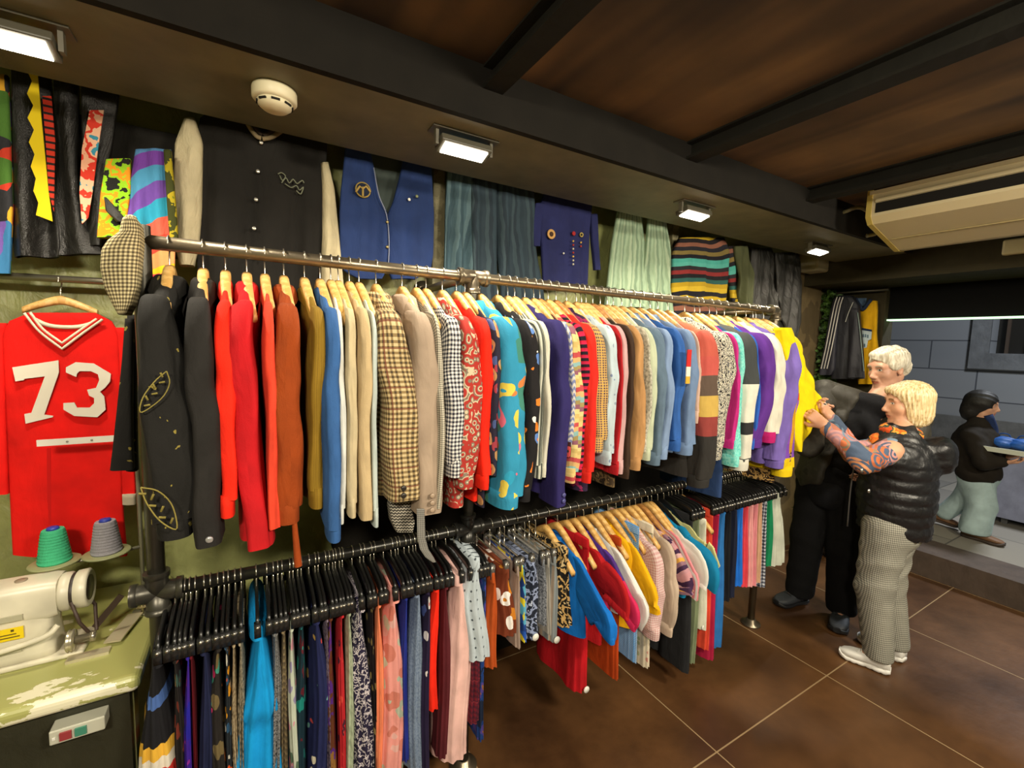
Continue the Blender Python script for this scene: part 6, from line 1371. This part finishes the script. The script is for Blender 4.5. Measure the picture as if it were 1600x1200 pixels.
# dark jacket, open at the front, hanging lower on the rack side
jk = pat('blot', '#34322c', '#3c3a33', '#2c2b27', s=0.10, vec='obj', rough=0.6, bump=0.3)
G = grid_for([Mo+[-0.3, -0.35, 0.80], Mo+[0.50, 0.45, 1.52]], 0.03, 0.010)
G.chain([mhip+[0.03, 0.02, -0.0], mch+[0.03, 0, 0], mnk+[0.03, 0, -0.07]], [0.208, 0.200, 0.115], 0.06, flat=(mf, 1.05)); G.cone(s1+[0.0, 0, -0.01], s2+[0.0, 0, -0.02], 0.084, 0.082, 0.06)
sl0 = mf*1.0
G.chain([mhip+mf*0.22+[0, -0.12, -0.15], mch+mf*0.17+[0.0, -0.15, -0.02], mnk+mf*0.09+[0, -0.085, 0.02]], [0.12, 0.105, 0.075], 0.03, mode='sub')
G.cone(mhip+[-0.3, 0, -0.22], mhip+[0.3, 0, -0.22], 0.19, 0.19, 0.01, 'sub')
G.warp(cloth_disp(0.008, 18, 4))
jac = sdf_obj('jacket', G, jk, mt_, None, 1)
G = grid_for([s1, el, hnd], 0.12, 0.008)
G.chain([s1, el, hnd+(el-hnd)*0.12], [0.084, 0.074, 0.046], 0.03); G.warp(cloth_disp(0.008, 26, 6)); sdf_obj('sleeve', G, jk, mt_, None, 1)
G = grid_for([s2, el2, hn2], 0.12, 0.009)
G.chain([s2, el2, hn2+(el2-hn2)*0.12], [0.080, 0.066, 0.046], 0.03); G.warp(cloth_disp(0.008, 26, 7)); sdf_obj('sleeve', G, jk, mt_, None, 1)
lap = [mnk+mf*0.05+np.array([0, 0.075, 0.0]), mnk+mf*0.125+np.array([-0.0, 0.10, -0.08]), mch+mf*0.185+np.array([0, 0.085, 0.02]), mch+mf*0.195+np.array([0, 0.060, -0.16])]
obj('lapel', rel(tube(curve_pts(lap, 16), 0.014, 12, rs=[0.016]*4+[0.018]*8+[0.012]*20) if False else tube(curve_pts(lap, 15), 0.014, 12), mt_), jk, jac)
obj('button', rel(join(*[tube([nk+mf*(0.02+0.008*q)+np.array([0, 0.0, -0.02-0.03*q]), nk+mf*(0.026+0.008*q)+np.array([0, 0, -0.02-0.03*q])], 0.005, 10) for q in range(2)]), mt_), Fl('#b8b8b4', 0.3, 0.5), shirt)
# black trousers
G = grid_for([Mo+[-0.2, -0.25, 0.06], Mo+[0.3, 0.3, 0.98]], 0.03, 0.0095)
G.chain([mhip, mhip+[0, 0, -0.04]], [0.165, 0.16], 0.04, flat=(mf, 1.1))
G.chain([hpA, kA, anA+[-0.015, 0, -0.02]], [0.122, 0.096, 0.084], 0.03); G.chain([hpB, kB, anB+[-0.015, 0, -0.02]], [0.122, 0.096, 0.084], 0.03)
G.warp(cloth_disp(0.006, 20, 11)); Z_ = np.meshgrid(*G.ax, indexing='ij')[2]; G.F = np.maximum(G.F, 0.060-Z_)
sdf_obj('trousers', G, pat('solid', '#121214', vec='obj', rough=0.9), mt_, None, 1)
gs = Fl('#3a3e44', 0.6)
shoe(mt_, hA, tA, gs, Fl('#1e1f22', 0.5), h=0.11, w=0.052, ridges=False); shoe(mt_, hB, tB, gs, Fl('#1e1f22', 0.5), h=0.11, w=0.052, ridges=False)

# ============================== passer-by in the street
GZ = 0.19; foot = onZ(1515, 845, GZ); gx = 5.15
gp = lambda px, py, x=gx: onX(px, py, x)
Go = np.array([gx, gp(1525, 780)[1], GZ]); gt = empty('person', Go, 'passer-by in a black hooded coat and pale wide trousers walking past outside', 'person')
gd = _u((0.05, -1, 0)); gfr = frame((0.05, -1, -0.1))
gh = gp(1536, 634); ghip = gp(1528, 735); gch = gp(1525, 690); gnk = gp(1532, 656)
k1 = gp(1533, 790); a1_ = gp(1520, 840); a1_[2] = GZ+0.09; k2 = gp(1512, 775, gx+0.1); a2_ = gp(1478, 800, gx+0.12); 
gsc = 0.86
fl = grid_for([Go+[-0.25, -0.35, 0], Go+[0.3, 0.35, 1.2], gh+[0, 0, 0.12], a1_, a2_], 0.12, 0.012, ([(gh[0]-.1, gh[0]+.1, 0.006)], [(gh[1]-.1, gh[1]+.1, 0.006)], [(gh[2]-.12, gh[2]+.12, 0.006)]))
fl.chain([ghip, gch, gnk], [0.11, 0.11, 0.055], 0.04); fl.cone(gnk, gh+[0, 0, -0.05], 0.045, 0.045, 0.02)
fl.chain([ghip, k1, a1_], [0.08, 0.06, 0.035], 0.03); fl.chain([ghip+[0.06, 0, 0], k2, a2_], [0.08, 0.055, 0.035], 0.03)
gs1 = gch+[-0.12, 0, 0.06]; ge1 = gp(1538, 722, gx-0.18); gw1 = gp(1568, 722, gx-0.14)
gs2 = gch+[0.12, 0, 0.06]; ge2 = gp(1540, 716, gx+0.15); gw2 = gp(1572, 714, gx+0.1)
fl.chain([gs1, ge1, gw1], [0.05, 0.038, 0.022], 0.02); fl.chain([gs2, ge2, gw2], [0.05, 0.038, 0.022], 0.02)
hand_into(fl, gw1, gw1-ge1, (0, 0, 1), 0.6, 0.85); hand_into(fl, gw2, gw2-ge2, (0, 0, 1), 0.6, 0.85, left=True)
head_into(fl, gh, gfr, False, gsc)
sdf_obj('body', fl, [skin_w, lip_m, eye_w, iris, brow_b], gt, head_mat(gh, gfr, gsc), 1)
G = grid_for([gh-[0.13, 0.15, 0.14], gh+[0.13, 0.13, 0.14]], 0.02, 0.007)
gW = lambda p: gh+gfr@np.array(p, float)
G.ell(gW((0, -0.02, 0.03)), (0.088, 0.105, 0.10), 0.03, M=gfr); G.ell(gW((0, -0.06, -0.05)), (0.075, 0.07, 0.09), 0.03, M=gfr); G.ell(gW((0, 0.11, -0.015)), (0.055, 0.08, 0.072), 0.01, 'sub', gfr)
G.warp(cloth_disp(0.004, 50, 2)); sdf_obj('hair', G, pat('solid', '#17130f', vec='obj', rough=0.6), gt, None, 1)
cm = pat('solid', '#241e17', vec='obj', rough=0.85)
G = grid_for([Go+[-0.3, -0.4, 0.45], gs2+[0.1, 0.1, 0.15], ge1, gw1], 0.08, 0.010)
G.chain([ghip+[0, 0, 0.0], gch, gnk+[0, 0, -0.03]], [0.140, 0.140, 0.080], 0.05); G.chain([gs1, ge1, gw1-(gw1-ge1)*0.15], [0.075, 0.06, 0.045], 0.03); G.chain([gs2, ge2, gw2-(gw2-ge2)*0.15], [0.075, 0.06, 0.045], 0.03)
G.cone(ghip+[0, -0.3, -0.21], ghip+[0, 0.3, -0.21], 0.15, 0.15, 0.01, 'sub'); G.warp(cloth_disp(0.007, 24, 3)); sdf_obj('coat', G, cm, gt, None, 1)
G = grid_for([ghip, k1, a1_, a2_], 0.16, 0.010)
G.chain([ghip+[0, 0, -0.05], k1, a1_], [0.12, 0.09, 0.10], 0.03); G.chain([ghip+[0.05, 0, -0.05], k2, a2_], [0.12, 0.085, 0.07], 0.03)
G.warp(cloth_disp(0.010, 20, 8, 0.3)); Z_ = np.meshgrid(*G.ax, indexing='ij')[2]; G.F = np.maximum(G.F, GZ+0.055-Z_)
sdf_obj('trousers', G, pat('solid', '#b4ccce', vec='obj'), gt, None, 1)
bs = Fl('#6c4c30', 0.6)
shoe(gt, np.array([a1_[0], a1_[1]+0.07, GZ]), np.array([a1_[0], a1_[1]-0.18, GZ]), bs, Fl('#3c3028', 0.6), h=0.09, w=0.045, ridges=False)
shoe(gt, np.array([a2_[0], a2_[1]+0.11, a2_[2]-0.10]), np.array([a2_[0], a2_[1]-0.10, a2_[2]-0.115]), bs, Fl('#3c3028', 0.6), h=0.085, w=0.045, ridges=False)
sc_ = gp(1553, 668, gx); obj('scarf', rel(tube(curve_pts([gnk+[-0.04, -0.05, 0.05], sc_+[0, 0, -0.02], gp(1552, 690)+[-0.04, 0, 0]], 8), 0.028, 12), gt), S('#24345c', vec='obj'), gt)
# tray with blue bags carried in front
tr0 = gp(1540, 702, gx-0.02); tr1 = gp(1612, 700, gx-0.02)
t = empty('tray', (tr0+tr1)/2, 'white tray carried by the passer-by outside', 'tray')
o = obj('board', box(-0.17, 0.17, -abs(tr1[1]-tr0[1])/2, abs(tr1[1]-tr0[1])/2, -0.018, 0.0), Fl('#c8ccc0', 0.5), t, False)
o = obj('rim', join(box(-0.175, -0.165, -abs(tr1[1]-tr0[1])/2, abs(tr1[1]-tr0[1])/2, -0.018, 0.018), box(0.165, 0.175, -abs(tr1[1]-tr0[1])/2, abs(tr1[1]-tr0[1])/2, -0.018, 0.018)), Fl('#c0c4b4', 0.5), t, False)
for q, (px, lab) in enumerate(((1568, 'blue bag on the tray, nearer the passer-by'), (1600, 'blue bag on the far end of the tray'))):
    c = gp(px, 692, gx-0.0); c[2] = t.location[2]+0.045
    G = grid_for([c-[0.1, 0.09, 0.05], c+[0.1, 0.09, 0.06]], 0.02, 0.007); G.ell(c, (0.095, 0.085, 0.045), 0.02); G.warp(cloth_disp(0.006, 40, q))
    bt = empty('bag', c-[0, 0, 0.045], lab, 'bag', 'blue bags on the tray'); sdf_obj('bag_body', G, S('#1c58a8', rough=0.5, vec='obj'), bt, None, 1)
    obj('handle', rel(tube(curve_pts([c+[0, -0.04, 0.035], c+[0, -0.02, 0.065], c+[0, 0.02, 0.065], c+[0, 0.04, 0.035]], 12), 0.004, 8), bt), S('#1a4c90', vec='obj'), bt)
# white-clad table beyond at the right edge
p = onZ(1585, 762, GZ); 
t = empty('market_table', (6.2, 1.05, GZ), 'table under a pale lilac cloth at the right edge outside', 'table')
obj('cloth', box(-0.35, 0.35, -0.75, 0.14, 0.06, 0.66), pat('solid', '#a4aac8', vec='obj'), t, False)
obj('leg', join(box(-0.3, -0.26, 0.04, 0.08, 0, 0.1)), Fl('#555555', 0.5), t, False)
obj('leg', join(box(0.26, 0.30, 0.04, 0.08, 0, 0.1)), Fl('#555555', 0.5), t, False)
# ------------------------------------------------------------------ entrance wall: ivy, track jacket, yellow jersey, plant
EX = 4.36
def leaves(region, n, size, seed, sx=1.0):
    r = random.Random(seed); V, Fc = [], []
    for _ in range(n):
        c = region(r); a = r.uniform(0, 6.28); b = r.uniform(-0.9, 0.9); s = size*r.uniform(0.6, 1.3)
        M = Matrix.Translation(c) @ Matrix.Rotation(a, 4, 'Z') @ Matrix.Rotation(b, 4, 'X') @ Matrix.Rotation(r.uniform(0, 6.28), 4, 'Y')
        P = [(0, 0, 0), (0.35*s, 0.5*s, 0.06*s), (0.22*s, 0.8*s, 0.02*s), (0, 1.1*s, -0.04*s), (-0.22*s, 0.8*s, 0.02*s), (-0.35*s, 0.5*s, 0.06*s)]
        n0 = len(V); V += [tuple(M @ Vector(p)) for p in P]; Fc += [(n0, n0+1, n0+2, n0+3), (n0, n0+3, n0+4, n0+5)]
    return V, Fc
lf = pat('blot', '#2c4418', '#44642a', '#567a30', '#39561f', s=0.05, vec='obj', rough=0.6)
a = onY(1287, 450, 2.0); b = onY(1310, 700, 2.0)
ya, yb_ = 1.99, 2.04; xa = onY(1283, 500, 2.0)[0]; xb = 4.40
t = empty('climbing_ivy', (xa+0.2, 2.0, 0.3), 'climbing ivy covering the wall corner beside the entrance', 'plant')
iv = obj('foliage', rel(leaves(lambda r: Vector((r.uniform(xa, xb), r.uniform(1.93, 2.0), r.uniform(0.3, 2.22))), 2600, 0.045, 3), t), lf, t, False); 
obj('stem', rel(join(*[tube(curve_pts([(xa+0.04+0.07*q, 2.03, 0.0), (xa+0.1+0.05*q, 2.02, 0.8), (xa+0.02+0.08*q, 2.03, 1.5), (xa+0.06+0.06*q, 2.03, 2.2)], 16), 0.006, 6) for q in range(4)]), t), Fl('#4a3c28', 0.8), t)
# bare wooden panel between the leather coats and the ivy
struct('trim_11', box(onY(1213, 500, 2.02)[0], xa-0.0, 2.015, WALL_Y, 0.0, 2.40), pat('blot', '#6a5a3c', '#756444', '#5c4e34', s=0.3, vec='obj', rough=0.7))
# bushy plant at floor level with a poster over it
t = empty('bushy_plant', (4.22, 1.78, 0), 'bushy light green plant on the floor behind the man', 'plant')
obj('foliage', rel(leaves(lambda r: Vector((4.2+0.14*r.gauss(0, 0.55), 1.78+0.14*r.gauss(0, 0.6), 0.08+0.30*r.random())), 1400, 0.035, 8), t), pat('blot', '#6c8030', '#8ca040', '#a4b04c', s=0.05, vec='obj', rough=0.6), t, False)
obj('pot', rel(lathe([(0, 0), (0.09, 0), (0.11, 0.12), (0.10, 0.125), (0.0, 0.12)], 24, (4.2, 1.78, 0)), t), Fl('#2c2820', 0.7), t)
p0 = onX(1286, 838, 4.38); p1 = onX(1310, 802, 4.38)
t = empty('poster', p0, 'small red white and blue poster low on the entrance wall', 'poster')
obj('sheet', box(-0.004, 0.0, p1[1]-p0[1], 0.0, 0.0, p1[2]-p0[2]), pat('cells', '#c03c48', '#c8ccd4', '#8c9cc8', '#d0504c', s=0.05, vec='obj'), t, False)
# hook rail
hy0, hy1 = onX(1385, 455, 4.3)[1], onX(1288, 450, 4.3)[1]
tag(obj('coat_rail', tube([(4.34, hy0, 2.205), (4.34, 2.0, 2.205)], 0.010, 10), Fl('#4c483c', 0.4, 0.7)), 'short dark rail above the track jacket by the entrance', 'rail')
def panelX(outline, X, ref, depth=0.05, fold=0.006, seed=1, n=26, N=36, kf=60):
    ys = [o[0] for o in outline]; rows = []; r = random.Random(seed)
    for i in range(n+1):
        y = ys[0]+(ys[-1]-ys[0])*i/n; xl = np.interp(y, ys, [o[1] for o in outline]); xr = np.interp(y, ys, [o[2] for o in outline])
        A_ = onX(xl, y, X); B_ = onX(xr, y, X); rows.append(((A_+B_)/2-np.array(ref), (B_-A_)/2, (-depth/2, 0, 0)))
    ks = [(r.uniform(.5, 1), kf*r.uniform(.6, 1.5), r.uniform(0, 6)) for _ in range(3)]
    def fn(P, th):
        P = P.copy(); s = np.linspace(0, 1, P.shape[0])[:, None]; P[..., 0] += fold*sum(k[0]*np.sin(k[1]*P[..., 1]+k[2]+2*P[..., 2]) for k in ks)*np.clip(s*2, 0, 1); return P
    return loft(rows, N, (1, 0.35), fn, hollow=0.02)
JX = 4.24
t = empty('track_jacket', onX(1325, 500, JX), 'dark navy track jacket with three white stripes down its sleeve', 'jacket')
nv = pat('solid', '#1d1e26', rough=0.6)
obj('body', panelX([(462, 1312, 1332), (475, 1306, 1342), (520, 1304, 1346), (592, 1300, 1350)], JX, t.location, 0.08, seed=2), nv, t)
obj('sleeve', panelX([(466, 1304, 1316), (490, 1298, 1312), (540, 1290, 1308), (578, 1282, 1306), (586, 1282, 1300)], JX-0.03, t.location, 0.06, seed=3), pat('solid', '#2a2a36', rough=0.6), t)
obj('sleeve', panelX([(482, 1328, 1342), (540, 1326, 1347), (590, 1326, 1350)], JX-0.03, t.location, 0.06, seed=4), pat('solid', '#26262e', rough=0.6), t)
for q in range(3):
    P = [onX(a_+q*4.6, b_, JX-0.066)-np.array(t.location) for a_, b_ in ((1308, 464), (1303.5, 478), (1297, 510), (1290, 545), (1283, 576))]
    obj('stripe', tube(curve_pts(P, 16), 0.0042, 6), S('#d0ccc4', vec='obj'), t)
obj('piping', tube(curve_pts([onX(a_, b_, JX-0.062)-np.array(t.location) for a_, b_ in ((1333, 472), (1326, 488), (1321, 503))], 8), 0.003, 6), S('#b8b8b0', vec='obj'), t)
obj('piping', tube(curve_pts([onX(a_, b_, JX-0.062)-np.array(t.location) for a_, b_ in ((1340, 488), (1344, 520), (1350, 580))], 8), 0.003, 6), S('#8ca098', vec='obj'), t)
YX = 4.33
t = empty('yellow_jersey', onX(1358, 520, YX), 'yellow sleeveless jersey with a blue V neck beside the shutter', 'jersey')
ye = pat('solid', '#d8a40c')
obj('body', panelX([(470, 1362, 1370), (485, 1344, 1371), (520, 1341, 1370), (560, 1341, 1373), (600, 1343, 1374)], YX, t.location, 0.05, seed=6), ye, t)
obj('neckband', tube(curve_pts([onX(a_, b_, YX-0.032)-np.array(t.location) for a_, b_ in ((1336, 466), (1342, 476), (1348, 484), (1356, 474), (1361, 468))], 12), 0.014, 8), S('#202c44', vec='obj'), t)
obj('neck_lining', panelX([(466, 1337, 1354), (472, 1340, 1354), (478, 1344, 1352)], YX-0.01, t.location, 0.02, seed=6), S('#4c6480'), t)
def flatX(t, name, pts, m, X, th=0.004):
    P = [onX(a_, b_, X)-np.array(t.location) for a_, b_ in pts]; n = len(P); V = [tuple(p) for p in P]+[(p[0]+th, p[1], p[2]) for p in P]
    return obj(name, (V, [tuple(range(n)), tuple(reversed(range(n, 2*n)))]+[(i, (i+1) % n, (i+1) % n+n, i+n) for i in range(n)]), m, t, False)
flatX(t, 'chest_print', [(1345, 514), (1362, 517), (1361, 530), (1356, 532), (1354, 543), (1348, 544), (1345, 530)], S('#b8c8cc', vec='obj'), YX-0.036)
flatX(t, 'chest_band', [(1345, 512), (1362, 515), (1362, 518), (1345, 515.5)], S('#1c2c4c', vec='obj'), YX-0.038)
for (a_, b_) in ((1348, 522), (1351.5, 522), (1355, 523), (1350, 537)): flatX(t, 'print_mark', [(a_, b_), (a_+1.8, b_), (a_+1.8, b_+5), (a_, b_+5)], S('#5c7484', vec='obj'), YX-0.0395)
